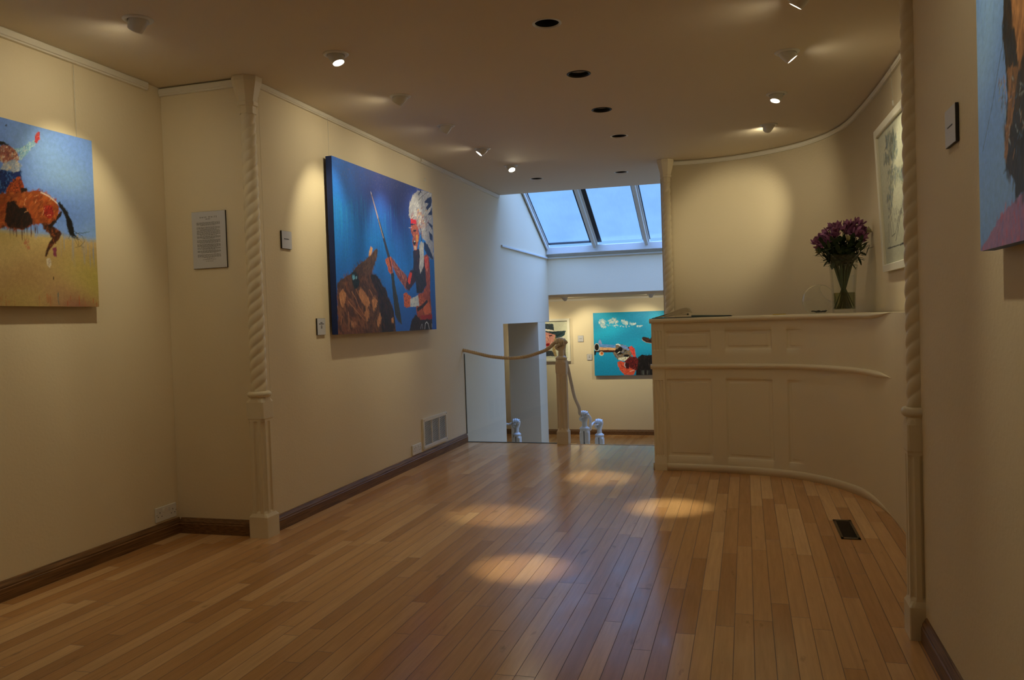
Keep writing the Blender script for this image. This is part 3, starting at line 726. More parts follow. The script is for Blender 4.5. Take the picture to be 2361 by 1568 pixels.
# ---- horse and rider canvas (wall_left_near)
W1, H1 = 1.45, .932; S0 = 3.745-W1
t = picture('canvas_painting', 'canvas painting of a brown horse and rider on blue and ochre', 'painting', (-3.505, S0, 1.449), (0, 1, 0))
canvas(t, W1, H1, .036, (140, 120, 90))
P = Painting(flat, (0, W1, 0, H1), homography([(0, 276), (216, 325), (222, 707), (0, 706)], [(3.15-S0, .930), (3.745-S0, .930), (3.745-S0, 0), (3.13-S0, 0)]), 1.25, (0, 260, 3.409))
def f(u, v):
    b = .60+.03*nz(u*9, 1); sky = mixc((88, 125, 205), (132, 170, 238), .5+.8*nz(u*3, v*4)+.4*(u-.6))
    g = mixc((190, 164, 118), (150, 105, 85), (v-.62)*1.6+.9*nz(u*5, v*5, 3)); g = mixc(g, (172, 158, 84), .35+.9*nz(u*4+7, v*3))
    return mixc(sky, g, (v-b)/.035+.5)
P.cell = P.cell; P.base(f)
def wash(n, w, L, ang, da, j=.05, vlo=0, vhi=1):
    for k in range(n):
        u, v = random.random(), random.uniform(vlo, vhi); c = [max(0, min(255, q)) for q in f(u, v)]
        P.stroke((P.lim[1]*u, P.lim[3]*(1-v)), random.gauss(ang, da), L*random.uniform(.5, 1.4), w*random.uniform(.6, 1.3), P.col(c, j))
wash(420, .022, .10, 1.3, .6, .035, 0, .58); wash(300, .022, .10, 1.5, .6, .06, .62, 1)
for k in range(70): x = random.uniform(0, W1); P.stroke((x, random.uniform(.0, .05)), 1.57, random.uniform(.03, .08), .005, P.col((165, 75, 40), .2))
for k in range(14): x = random.uniform(1.2, W1-.02); P.stroke((x, random.uniform(.28, .36)), 1.57, random.uniform(.06, .22), .006, P.col((105, 140, 185), .1))
# hidden front half of the horse, left of the frame of the photo
P.fill([(-420, 620), (-250, 560), (-60, 640), (20, 660), (40, 900), (-60, 960), (-200, 900), (-330, 960), (-430, 860)], [(120, 60, 25), (170, 95, 45), (60, 30, 18)], 160, .06, .012)
P.fill([(-420, 620), (-500, 520), (-640, 560), (-660, 640), (-560, 680), (-430, 760)], [(110, 55, 25), (160, 85, 40), (40, 20, 14)], 60, .05, .01)
P.fill([(-330, 940), (-250, 920), (-300, 1080), (-360, 1200), (-390, 1190)], [(50, 26, 16), (120, 60, 28)], 30, .04, .008)
# rider
P.fill([(-60, 500), (60, 455), (170, 470), (178, 560), (120, 620), (40, 640), (-60, 720)], [(18, 45, 110), (10, 25, 70), (40, 80, 150), (70, 120, 190)], 110, .035, .008, .9, .7)
P.fill([(10, 460), (60, 380), (130, 370), (175, 430), (165, 465), (110, 480), (60, 470)], [(150, 165, 190), (190, 200, 205), (110, 140, 185), (210, 195, 170)], 60, .03, .008)
P.fill([(-20, 300), (40, 270), (90, 280), (140, 320), (160, 390), (90, 385), (40, 410), (-20, 380)], [(150, 90, 80), (205, 165, 130), (110, 55, 60), (210, 200, 190), (90, 60, 60)], 80, .028, .009)
P.poly([(-30, 250), (30, 245), (80, 265), (78, 275), (40, 268), (-20, 290)], (25, 20, 22))
P.fill([(120, 300), (180, 290), (240, 250), (280, 225), (300, 245), (240, 310), (200, 360), (160, 390), (165, 340)], [(120, 170, 205), (165, 205, 220), (70, 130, 185), (195, 215, 220)], 70, .03, .007, .8, .5)
P.fill([(280, 240), (298, 180), (315, 158), (328, 165), (322, 200), (328, 215), (300, 250)], [(185, 60, 70), (215, 110, 95), (160, 50, 60)], 26, .016, .005)
# saddle and body
P.fill([(50, 620), (110, 540), (150, 515), (180, 550), (190, 600), (215, 625), (140, 650), (50, 650)], [(150, 60, 25), (200, 95, 45), (90, 30, 15), (40, 20, 15)], 70, .03, .008, .5, .6)
P.fill([(-60, 660), (50, 650), (150, 640), (230, 630), (300, 620), (380, 650), (440, 700), (460, 770), (440, 840), (390, 880), (330, 880), (250, 880), (170, 930), (90, 920), (20, 890), (-60, 950)], [(138, 66, 28), (165, 84, 36), (180, 98, 46), (108, 46, 20), (150, 62, 26)], 260, .06, .016, .8, .5)
P.fill([(60, 720), (110, 700), (150, 760), (200, 755), (240, 830), (250, 880), (160, 925), (60, 910), (30, 860)], [(28, 14, 12), (15, 9, 9), (60, 28, 18)], 120, .04, .009, 1.4, .4)
P.fill([(340, 740), (400, 735), (420, 800), (380, 840), (340, 800)], [(140, 30, 25), (165, 50, 35), (90, 20, 20)], 40, .03, .008)
for k in range(10): P.stroke(P.at((random.uniform(160, 440), random.uniform(640, 860))), random.uniform(.2, 1.4), .03, .004, P.col((225, 165, 120), .1))
P.line([(320, 632), (380, 660), (430, 700), (450, 720)], (215, 200, 190), .006)
P.poly([(160, 600), (210, 600), (218, 622), (170, 640)], (30, 16, 14))
for k in range(34): x = random.uniform(60, 310); P.stroke(P.at((x, random.uniform(900, 980))), 1.57, random.uniform(.03, .08), .005, P.col((80, 42, 25), .2))
P.fill([(170, 1000), (220, 1000), (220, 1080), (190, 1090)], [(180, 110, 80), (170, 120, 85)], 12, .03, .01, under=False)
# hind leg, hoof, tail
P.fill([(320, 870), (390, 880), (440, 920), (478, 950), (440, 1010), (400, 1050), (370, 1090), (350, 1140), (338, 1130), (360, 1060), (400, 990), (380, 950), (330, 920)], [(60, 30, 18), (110, 55, 25), (25, 14, 12), (150, 80, 40)], 70, .03, .006, 1.0, .6)
P.fill([(440, 830), (480, 770), (470, 820), (430, 870), (400, 900), (380, 940), (375, 890)], [(25, 14, 12), (50, 25, 16)], 20, .03, .006)
P.fill([(350, 1150), (378, 1145), (388, 1190), (375, 1225), (355, 1200)], [(200, 190, 170), (160, 140, 120)], 12, .02, .006)
P.fill([(400, 1070), (430, 1060), (428, 1140), (405, 1120)], [(120, 50, 75), (150, 80, 100)], 10, .02, .005)
P.fill([(450, 710), (490, 725), (530, 790), (565, 870), (575, 950), (600, 985), (545, 965), (520, 900), (515, 840), (490, 780)], [(10, 10, 14), (22, 22, 26), (5, 5, 8)], 80, .05, .006, 2.0, .3)
for pts in ([(570, 930), (640, 970), (658, 1010), (620, 1050), (580, 1060)], [(560, 960), (600, 1040), (650, 1060)], [(580, 950), (650, 945), (700, 935)], [(560, 980), (620, 1000), (640, 1030)], [(590, 970), (610, 1020), (600, 1060)], [(550, 950), (530, 990), (545, 1010)]): P.line(pts, (18, 20, 22), .003, .0015)
P.line([(434, 1410), (432, 1470), (440, 1510)], (85, 110, 110), .006, .004)
P.line([(60, 125), (70, 112)], (30, 35, 60), .006); P.line([(400, 1290), (402, 1315)], (60, 45, 30), .006)
P.build(t)
wires(t, [(3.67-S0, H1-.01, 2.80-1.449)])

# ---- blue canvas of the warrior with a spear (wall_left)
S0, W2, H2 = 5.29, 1.945, 1.295
t = picture('canvas_painting', 'large blue canvas painting of a spear holder in a feather headdress on a brown horse', 'painting', (-2.845, S0, 1.232), (0, 1, 0))
canvas(t, W2, H2, .050, (14, 48, 118))
P = Painting(flat, (0, W2, 0, H2), homography([(768, 361), (999, 447), (1003, 760), (776, 771)], [(0, H2), (W2, H2), (W2, 0), (0, 0)]), 1.55, (600, 300, 3.016))
def f(u, v):
    c = mixc((20, 118, 215), (22, 95, 185), v*1.1); c = mixc(c, (34, 74, 160), (v-.55)*1.6)
    c = mixc(c, (38, 62, 150), max(0, .33-v+.10*nz(u*6, 2)+.12*math.sin(u*5-.8))*3.4)
    c = mixc(c, (25, 45, 120), max(0, 1-math.hypot((u-.62)/.22, (v-.12)/.5))*1.1)
    c = mixc(c, (15, 105, 210), max(0, 1-math.hypot((u-.08)/.3, (v-.0)/.3))*.8)
    k = .08*nz(u*14, v*3); return tuple(z*(1+k) for z in c)
P.base(f, 120, 90)
for k in range(520):
    u = random.random(); v = random.random(); c = f(u, v); P.stroke((u*W2, (1-v)*H2), 1.57+random.gauss(0, .25), random.uniform(.04, .12), .012, P.col(c, .06))
for k in range(150):
    u = abs(random.gauss(0, .36)) % 1.0; v0 = .2+.04*math.sin(u*20)+random.uniform(-.02, .04); L = random.uniform(.05, .34)*H2
    P.stroke((u*W2, (1-v0)*H2-L/2), 1.57, L, random.uniform(.003, .007), P.col(random.choice([(30, 140, 225), (20, 125, 215), (10, 75, 175), (45, 150, 225)]), .08))
for k in range(60): u = random.uniform(.5, .85); L = random.uniform(.1, .4)*H2; P.stroke((u*W2, random.uniform(.5, .85)*H2), 1.57, L, .004, P.col(random.choice([(16, 60, 150), (25, 50, 130), (20, 80, 175)]), .08))
for k in range(420):
    u = random.gauss(.42, .25); v = abs(random.gauss(0, .06)); P.stroke((u*W2, (1-v)*H2), random.uniform(0, 3), .010, .004, P.col(random.choice([(120, 115, 150), (90, 90, 140), (60, 70, 140)]), .1))
P.crop = (740, 560, 7.126)
HB = [(255, 690), (300, 630), (420, 545), (480, 520), (560, 420), (600, 375), (640, 370), (740, 290), (780, 225), (840, 190), (880, 130), (910, 110), (930, 125), (915, 230), (880, 330), (830, 470), (820, 520), (900, 550), (950, 620), (1000, 720), (1060, 790), (1080, 900), (1130, 1000), (1170, 1130), (1190, 1290), (1205, 1490), (960, 1510), (255, 1540), (255, 1100)]
P.fill(HB, [(72, 46, 28), (90, 58, 34), (55, 36, 24), (110, 70, 42), (60, 42, 30)], 420, .12, .026, 2.0, .5)
P.fill([(255, 760), (420, 700), (500, 800), (600, 1000), (740, 1280), (700, 1520), (255, 1520)], [(96, 60, 34), (130, 84, 50), (62, 38, 24), (120, 70, 38), (66, 42, 28)], 200, .13, .028, 2.1, .35, under=False)
P.fill([(820, 520), (900, 550), (950, 620), (1000, 720), (1060, 790), (1080, 900), (1130, 1000), (1170, 1130), (1190, 1290), (1170, 1480), (980, 1500), (960, 1200), (930, 1000), (900, 800), (830, 650), (800, 560)], [(20, 18, 20), (34, 28, 26), (12, 12, 14), (70, 40, 30), (44, 30, 40)], 300, .10, .012, 1.9, .25)
P.fill([(600, 375), (740, 290), (840, 190), (905, 120), (925, 130), (905, 240), (870, 330), (820, 470), (700, 560), (560, 500)], [(70, 48, 32), (90, 64, 42), (52, 38, 28), (105, 72, 46)], 120, .07, .012, 1.0, .3)
P.fill([(780, 222), (790, 150), (820, 72), (848, 100), (836, 160), (815, 218)], [(205, 150, 105), (220, 165, 120), (180, 120, 80)], 14, .05, .008, 1.2, .2)
P.fill([(490, 500), (560, 480), (600, 560), (620, 640), (600, 740), (540, 760), (500, 650)], [(20, 32, 34), (28, 44, 44), (14, 20, 22)], 50, .06, .012)
P.fill([(505, 540), (540, 530), (550, 590), (520, 610), (502, 580)], [(90, 160, 195), (150, 200, 220), (60, 120, 160)], 10, .03, .008)
P.fill([(560, 560), (580, 555), (580, 600), (562, 600)], [(110, 150, 175)], 3, .02, .006)
for pg, n in (([(285, 830), (340, 770), (395, 830), (385, 950), (340, 1070), (300, 1000)], 26), ([(600, 790), (660, 760), (760, 900), (785, 1000), (740, 1080), (690, 1020), (630, 920)], 40), ([(815, 960), (870, 915), (912, 960), (880, 1060), (840, 1120)], 22), ([(690, 1180), (730, 1050), (765, 1100), (770, 1180), (730, 1300)], 22), ([(895, 1330), (945, 1150), (972, 1250), (920, 1400)], 18), ([(470, 1330), (540, 1290), (560, 1340), (500, 1390)], 12), ([(1130, 1240), (1165, 1230), (1170, 1300), (1135, 1320)], 6)):
    P.fill(pg, [(165, 112, 68), (185, 132, 88), (140, 92, 56), (120, 74, 46)], n, .08, .012, 2.0, .3)
for pts in ([(490, 800), (560, 930), (600, 1050), (690, 1200)], [(430, 960), (560, 1120), (700, 1280)], [(780, 770), (830, 860), (850, 930)], [(430, 1130), (435, 1300), (430, 1450)], [(330, 1200), (300, 1350)], [(560, 760), (620, 900), (700, 1040)]): P.line(pts, (170, 112, 66), .007, .004)
for k in range(40): x = random.uniform(0, 1); P.stroke(P.at((880+x*280+random.uniform(-20, 40), 540+x*620)), random.uniform(1.9, 2.6), .06, .006, P.col(random.choice([(14, 14, 18), (60, 50, 50), (40, 30, 30)])))
# spear
P.crop = (850, 420, 4.356)
P.line([(30, 100), (38, 130)], (190, 180, 190), .004, .014)
P.line([(38, 130), (100, 370)], (120, 105, 125), .016, .026); P.line([(100, 370), (150, 560), (208, 790)], (42, 44, 62), .026, .046)
P.line([(44, 150), (104, 390), (150, 570)], (180, 160, 165), .005, .008)
P.crop = (740, 560, 7.126)
P.fill([(1140, 500), (1185, 500), (1205, 720), (1235, 860), (1270, 1080), (1305, 1340), (1250, 1300), (1195, 1180), (1170, 900), (1155, 640)], [(38, 42, 48), (52, 56, 60), (28, 32, 40)], 60, .09, .012, 1.75, .12)
# figure
SK = [(170, 82, 50), (200, 110, 70), (125, 52, 38), (95, 42, 45)]
P.fill([(1150, 250), (1190, 290), (1230, 350), (1300, 450), (1390, 540), (1420, 620), (1440, 700), (1400, 780), (1350, 720), (1280, 620), (1215, 500), (1175, 400)], [(110, 58, 62), (150, 85, 75), (75, 38, 60), (185, 120, 90), (60, 40, 70)], 90, .07, .010, 2.3, .3)
P.fill([(1052, 280), (1100, 248), (1150, 240), (1165, 300), (1165, 420), (1172, 500), (1130, 515), (1100, 480), (1090, 400), (1060, 340)], SK+[(215, 130, 85)], 50, .04, .009)
P.line([(1110, 230), (1150, 420), (1160, 520)], (30, 28, 40), .018, .014)
P.fill([(1400, 620), (1440, 520), (1470, 455), (1540, 470), (1545, 640), (1430, 790), (1380, 740)], [(50, 26, 40), (75, 32, 40), (30, 22, 40)], 70, .07, .012)
P.fill([(1410, 640), (1430, 560), (1460, 488), (1490, 510), (1470, 600), (1450, 690)], [(190, 55, 42), (210, 75, 55)], 16, .05, .01)
P.fill([(1690, 230), (1740, 190), (1778, 250), (1788, 500), (1785, 900), (1800, 1215), (1600, 1290), (1555, 1200), (1545, 1070), (1590, 840), (1660, 830), (1720, 700), (1700, 480)], [(150, 66, 38), (180, 88, 52), (118, 48, 32), (90, 36, 30)], 200, .08, .014, 1.5, .3)
P.fill([(1700, 260), (1750, 220), (1770, 380), (1740, 480), (1705, 420)], [(190, 60, 45), (220, 140, 110), (170, 50, 40)], 26, .06, .01, 1.5, .2)
P.fill([(1680, 1010), (1760, 980), (1790, 1150), (1700, 1200), (1660, 1120)], [(195, 95, 55), (205, 110, 70)], 30, .06, .012)
P.fill([(1515, 140), (1600, 110), (1690, 190), (1705, 400), (1722, 700), (1650, 825), (1560, 835), (1545, 640), (1510, 480), (1520, 300)], [(26, 26, 40), (42, 36, 52), (16, 16, 24), (56, 40, 50)], 220, .08, .012, 1.6, .25)
P.fill([(1610, 1205), (1805, 1180), (1805, 1262), (1650, 1290)], [(150, 36, 36), (130, 28, 34)], 20, .05, .012, .1, .1)
P.fill([(1540, 1185), (1620, 1275), (1805, 1262), (1800, 1440), (1425, 1450), (1465, 1290)], [(34, 24, 28), (22, 18, 24), (58, 34, 34)], 80, .07, .014)
P.fill([(1340, 845), (1390, 822), (1465, 900), (1455, 1050), (1400, 1075), (1348, 1050)], SK, 50, .035, .010, .4, .6)
P.fill([(1590, 850), (1740, 960), (1700, 1030), (1580, 1060)], SK, 30, .06, .012, .3, .3)
P.line([(1560, 1110), (1650, 1050), (1735, 960)], (44, 26, 30), .034, .03)
P.fill([(1450, 930), (1580, 870), (1598, 1045), (1450, 1062)], [(175, 185, 200), (210, 212, 215), (90, 130, 180)], 36, .04, .012)
P.line([(1610, 1420), (1625, 1350), (1640, 1340), (1645, 1420)], (150, 150, 160), .008); P.line([(1680, 1425), (1690, 1330), (1715, 1305), (1740, 1340), (1755, 1425)], (190, 190, 195), .010); P.line([(1795, 1330), (1800, 1400)], (150, 150, 160), .010)
# headdress
P.crop = (850, 420, 4.356)
P.fill([(468, 118), (500, 100), (545, 85), (648, 122), (652, 560), (652, 790), (610, 760), (575, 600), (540, 560), (520, 500), (500, 460), (480, 420), (425, 380), (412, 300), (425, 210)], [(150, 152, 165), (175, 175, 180), (195, 195, 195), (130, 135, 158)], 260, .10, .014, .8, .5)
for k in range(90):
    a = random.uniform(.3, 2.0); r = random.uniform(60, 300); P.stroke(P.at((480+math.cos(a-.5)*r*.75, 430-math.sin(a)*r)), a, .07, .006, P.col(random.choice([(95, 100, 125), (215, 215, 215), (70, 60, 80)])))
for pg in ([(572, 205), (600, 170), (640, 152), (648, 190), (640, 240), (600, 292), (586, 262), (618, 215), (585, 218)], [(600, 335), (648, 270), (648, 335)], [(598, 408), (648, 440), (648, 482)], [(612, 500), (648, 545), (646, 605), (620, 580)], [(560, 600), (600, 640), (640, 740), (650, 790), (590, 740), (560, 680)], [(505, 140), (545, 85), (530, 110)]):
    P.fill(pg, [(22, 36, 78), (30, 55, 110), (18, 24, 50)], 14, .05, .010)
P.line([(510, 190), (545, 150), (600, 110)], (30, 30, 40), .004); P.line([(530, 90), (545, 115)], (20, 30, 60), .01)
for k in range(120): P.stroke(P.at((random.gauss(515, 50), random.gauss(400, 60))), random.uniform(.3, 1.6), .05, .013, P.col(random.choice([(165, 40, 45), (130, 30, 50), (200, 150, 60), (225, 225, 220), (60, 50, 90)]), .1))
P.fill([(428, 372), (482, 385), (486, 428), (430, 424)], [(195, 32, 44), (210, 50, 58)], 8, .04, .012, .1, .1)
P.fill([(425, 425), (486, 428), (480, 445), (430, 450)], [(24, 22, 50)], 4)
P.fill([(430, 445), (482, 430), (502, 470), (514, 540), (500, 620), (486, 690), (456, 692), (448, 640), (440, 600), (448, 560), (434, 520), (425, 480)], [(165, 82, 62), (205, 115, 75), (110, 50, 70), (225, 140, 90), (80, 40, 70)], 80, .035, .008, 1.2, .6)
P.fill([(478, 540), (498, 530), (500, 600), (484, 610)], [(225, 140, 60), (235, 170, 80)], 8, .03, .007)
P.poly([(448, 596), (470, 592), (478, 618), (462, 640), (450, 632)], (25, 14, 22), .002); P.poly([(454, 596), (470, 596), (472, 606), (458, 606)], (215, 205, 200), .001)
P.poly([(452, 488), (480, 480), (482, 500), (456, 506)], (25, 20, 40), .002); P.line([(408, 465), (440, 462)], (200, 190, 190), .004); P.line([(444, 500), (440, 540), (456, 560)], (60, 26, 40), .008)
P.fill([(455, 650), (480, 650), (484, 680), (462, 686)], [(230, 170, 150)], 4, .02, .008)
P.fill([(445, 700), (500, 690), (522, 770), (510, 900), (452, 900)], [(30, 28, 48), (50, 34, 50), (90, 44, 40)], 60, .06, .010, 1.6, .2)
P.fill([(508, 650), (530, 600), (556, 620), (556, 760), (550, 850), (515, 925), (503, 860), (515, 760)], [(165, 168, 178), (200, 200, 205), (110, 115, 140)], 60, .07, .008, 1.6, .2)
P.line([(530, 470), (536, 600)], (40, 60, 110), .02)
P.build(t)
wires(t, [(.02, H2-.01, 1.57)]); hook(t, 1.86, H2+.105)

# ---- framed works
def frame(parent, w, h, fw, depth, m='frame', name='frame'):
    bm = bmesh.new()
    prof = [(0, -depth), (0, 0), (fw*.9, 0), (fw, -.004), (fw, -depth)]
    cs = [(0, 0, 1, 1), (w, 0, -1, 1), (w, h, -1, -1), (0, h, 1, -1)]; R = []
    for x, y, sx, sy in cs: R.append([bm.verts.new((x+sx*o, y+sy*o, z)) for o, z in prof])
    for i in range(4):
        a, b = R[i], R[(i+1) % 4]
        for k in range(len(prof)): bm.faces.new((a[k], a[(k+1) % len(prof)], b[(k+1) % len(prof)], b[k]))
    bmesh.ops.recalc_face_normals(bm, faces=bm.faces[:]); return obj(name, bm, m, parent)
# drawing on the curved wall
WA, HA = .98, .948
o = Vector((.900, 5.98, 1.537)); s_ = Vector((.925, 5.98-WA, 1.537))-o; t_ = Vector((.858, 5.98, 2.485))-o
t = picture('framed_drawing', 'cream framed drawing of a loose grey-green figure on the curved wall behind the right column', 'picture', o, s_, t_)
frame(t, WA, HA, .048, .024); obj('backing', bbox(.02, WA-.02, .02, HA-.02, -.022, -.019), 'mount', t)
P = Painting(lambda s, t_, d: Vector((s, t_, d-.0185)), (.046, WA-.046, .046, HA-.046), homography([(100, 365), (335, 130), (355, 1412), (213, 1455)], [(.06, .89), (.88, .90), (.80, .055), (.06, .055)]), 1.6, (0, 0, 1))
P.base(lambda u, v: mixc((168, 170, 152), (158, 160, 142), v+.3*nz(u*3, v*3)), 20, 20)
GB = [(95, 112, 118), (75, 92, 98), (118, 130, 120), (105, 108, 75), (60, 75, 90)]
for pg, n in (([(165, 385), (235, 325), (262, 440), (235, 500), (175, 480)], 60), ([(170, 480), (265, 490), (280, 600), (240, 690), (190, 560)], 60), ([(160, 570), (225, 640), (205, 700), (165, 680)], 26), ([(200, 780), (240, 700), (300, 790), (345, 800), (335, 900), (270, 880), (230, 1000), (195, 1030), (215, 900), (190, 840)], 110), ([(300, 700), (350, 680), (350, 1080), (320, 1090), (300, 900)], 60), ([(205, 1000), (240, 1000), (240, 1080), (205, 1080)], 16)):
    P.fill(pg, GB, n, .07, .022, 1.1, .6, under=False)
for k in range(70): P.stroke(P.at((random.uniform(150, 340), random.uniform(340, 1080))), random.uniform(.2, 2.6), random.uniform(.05, .16), .004, P.col(random.choice([(70, 80, 88), (120, 110, 80), (90, 98, 112), (140, 80, 60), (95, 85, 110)])))
P.fill([(212, 1080), (345, 1090), (350, 1160), (280, 1190), (216, 1180)], [(30, 24, 44), (44, 40, 62), (22, 22, 30)], 40, .05, .014, 1.3, .4, under=False)
for pts in ([(225, 1180), (240, 1290), (262, 1270), (300, 1100)], [(265, 1320), (300, 1120), (330, 900)], [(218, 1200), (222, 1330)], [(245, 1190), (255, 1300)], [(215, 1365), (290, 1345), (355, 1325)], [(290, 1345), (355, 1310)], [(180, 500), (165, 540)], [(270, 1180), (285, 1290)]): P.line(pts, (28, 28, 34), .008, .005)
for k in range(18): P.stroke(P.at((random.uniform(315, 358), random.uniform(1120, 1340))), random.uniform(1.3, 1.9), .08, .012, P.col((195, 70, 45), .1))
P.build(t); wires(t, [(.52, HA-.01, HA+.30), ]); hook(t, .52, HA+.05)
# portrait with hat (wall_back)
WH, HH = .60, .808; S0 = -3.797
t = picture('framed_portrait', 'cream framed portrait of a face under a dark wide-brimmed hat on the far back wall', 'picture', (S0, YBACK-.05, .48), (1, 0, 0))
frame(t, WH, HH, .046, .045); obj('backing', bbox(.02, WH-.02, .02, HH-.02, -.045, -.036), 'mount', t)
P = Painting(lambda s, t_, d: Vector((s, t_, d-.0355)), (.046, WH-.046, .046, HH-.046), homography([(1257, 735), (1312, 735), (1316, 833), (1258, 833)], [(-3.665-S0, .81), (-3.199-S0, .805), (-3.195-S0, .0), (-3.68-S0, .0)]), 1.35, (1240, 700, 7.84), .0045)
P.base(lambda u, v: mixc((190, 192, 172), (180, 182, 165), v), 12, 12)
P.fill([(250, 500), (330, 540), (330, 640), (300, 760), (340, 950), (300, 960), (260, 860)], [(150, 130, 90), (90, 70, 55), (190, 175, 120)], 60, .08, .008, 1.5, .3)
P.fill([(-90, 500), (130, 500), (250, 505), (315, 545), (290, 640), (255, 760), (200, 835), (120, 850), (20, 800), (-60, 690)], [(190, 130, 120), (215, 160, 145), (160, 85, 90), (225, 185, 165)], 150, .05, .012, 1.2, .6)
P.fill([(140, 845), (250, 850), (300, 945), (-100, 945), (-40, 830)], [(52, 58, 66), (35, 40, 50), (80, 85, 95)], 60, .05, .012)
P.fill([(40, 380), (130, 360), (270, 365), (290, 485), (130, 475), (30, 480), (-60, 400)], [(30, 44, 56), (22, 32, 42), (55, 75, 85)], 60, .06, .012)
P.fill([(-60, 440), (130, 452), (275, 478), (278, 500), (130, 488), (-70, 480)], [(205, 200, 190)], 10, .05, .006, .1, .1)
P.fill([(-200, 520), (60, 490), (130, 490), (300, 502), (495, 488), (482, 560), (430, 600), (320, 622), (315, 560), (130, 505), (-60, 560), (-160, 580)], [(24, 44, 54), (18, 28, 38), (60, 100, 105), (36, 66, 74)], 80, .06, .012, .2, .3)
P.poly([(190, 565), (250, 560), (255, 580), (200, 590)], (50, 30, 40), .002); P.poly([(60, 570), (130, 570), (125, 590), (70, 592)], (50, 30, 40), .002); P.line([(185, 545), (225, 530), (262, 550)], (70, 40, 40), .008)
P.line([(165, 600), (185, 660), (160, 680)], (130, 60, 65), .008); P.poly([(138, 722), (175, 705), (210, 715), (205, 755), (170, 768), (140, 755)], (150, 28, 36), .002); P.poly([(150, 732), (195, 728), (190, 742), (155, 746)], (60, 12, 18), .001)
P.build(t)
# turquoise revolver canvas (wall_back)
S0 = -2.742; WG, HG = 1.78, 1.172
t = picture('canvas_painting', 'turquoise canvas painting of a gloved hand pointing a revolver on the far back wall', 'painting', (S0, YBACK-.05, .20), (1, 0, 0))
canvas(t, WG, HG, .035, (18, 120, 150))
P = Painting(flat, (0, WG, 0, HG), homography([(1367, 722), (1532, 716), (1504, 865), (1372, 866)], [(0, HG), (-1.422-S0, HG), (-1.672-S0, 0), (0.002, 0)]), 1.3, (1240, 700, 7.84), .0055)
P.base(lambda u, v: mixc(mixc((22, 120, 165), (25, 165, 205), .45+.9*nz(u*3, v*4)), (20, 140, 195), v), 60, 40)
for k in range(420): P.stroke((random.uniform(0, WG), random.uniform(0, HG)), random.uniform(0, 3), random.uniform(.05, .14), .016, P.col(random.choice([(24, 135, 180), (30, 150, 195), (24, 128, 172), (34, 155, 200)]), .03), .3)
CL = [(160, 190, 195), (195, 200, 195), (120, 170, 190), (205, 200, 190)]
for pg, n in (([(1100, 340), (1130, 280), (1190, 290), (1250, 320), (1240, 420), (1190, 450), (1130, 400)], 50), ([(1260, 310), (1350, 255), (1440, 280), (1460, 330), (1390, 370), (1290, 350)], 50), ([(1480, 310), (1540, 290), (1630, 330), (1620, 380), (1540, 370)], 34), ([(1650, 350), (1760, 350), (1770, 380), (1690, 390)], 18), ([(1780, 400), (1880, 400), (1870, 420), (1790, 415)], 8), ([(1180, 400), (1500, 380), (1700, 420), (1500, 440)], 12)): P.fill(pg, CL, n, .06, .018, .3, 1.0, under=False)
def ell(cx_, cy_, rx, ry, n=22): return [(cx_+rx*math.cos(2*math.pi*k/n), cy_+ry*math.sin(2*math.pi*k/n)) for k in range(n)]
P.fill([(1810, 970), (1880, 925), (1960, 940), (2070, 930), (2400, 880), (2700, 950), (2700, 1310), (1770, 1300), (1790, 1100)], [(22, 18, 20), (12, 10, 12), (60, 50, 50), (36, 28, 30)], 200, .10, .014, 1.5, .3)
P.fill([(2040, 690), (2060, 560), (2200, 470), (2420, 480), (2560, 640), (2500, 700)], [(48, 26, 20), (80, 44, 28), (22, 14, 14)], 70, .09, .02)
P.fill([(2120, 690), (2420, 690), (2400, 880), (2300, 960), (2180, 930)], [(150, 70, 55), (190, 105, 80), (80, 34, 34)], 80, .07, .02)
P.fill([(1878, 630), (1905, 602), (1990, 618), (2030, 650), (2060, 560), (2180, 660), (2560, 660), (2640, 690), (2300, 740), (2060, 722), (1960, 708), (1900, 672)], [(36, 20, 18), (90, 50, 32), (14, 10, 12)], 60, .07, .014, .1, .3)
P.line([(1880, 640), (1890, 665), (1960, 705), (2060, 722)], (200, 170, 150), .006)
P.fill([(1100, 735), (1098, 680), (1122, 648), (1150, 690), (1162, 735)], [(130, 140, 190), (90, 110, 175)], 10, .03, .01)
P.fill([(1110, 732), (1400, 748), (1430, 812), (1130, 792)], [(85, 135, 200), (120, 160, 210), (60, 110, 185)], 30, .10, .010, -.05, .06)
P.fill([(1120, 785), (1430, 805), (1400, 850), (1120, 845)], [(205, 160, 115), (225, 190, 150), (150, 90, 50)], 30, .10, .009, -.05, .06)
P.fill([(1110, 842), (1400, 846), (1410, 885), (1090, 882)], [(60, 32, 22), (30, 20, 18), (140, 70, 35)], 24, .09, .008, -.05, .06)
P.poly(ell(1066, 790, 48, 72), (190, 185, 180), .003); P.poly(ell(1066, 790, 38, 60), (16, 14, 16), .003)
P.poly([(1018, 870), (1040, 850), (1058, 860), (1042, 940), (1022, 920)], (14, 14, 16)); P.poly(ell(1150, 905, 42, 38), (215, 190, 160), .004); P.poly(ell(1158, 900, 24, 24), (180, 90, 35), .004)
P.line([(1040, 870), (1110, 870)], (16, 14, 16), .02)
P.fill([(1400, 748), (1470, 738), (1600, 768), (1660, 800), (1690, 900), (1690, 1050), (1560, 1036), (1440, 1010), (1400, 960), (1355, 900), (1410, 850)], [(110, 105, 95), (60, 52, 44), (150, 140, 120), (90, 110, 160), (170, 110, 60), (30, 26, 26)], 160, .06, .014, .3, .9)
P.fill([(1450, 745), (1600, 770), (1650, 810), (1640, 850), (1530, 800)], [(90, 125, 190), (130, 150, 200)], 26, .06, .012, -.2, .2)
P.line([(1410, 745), (1450, 735), (1490, 760)], (210, 215, 220), .02)
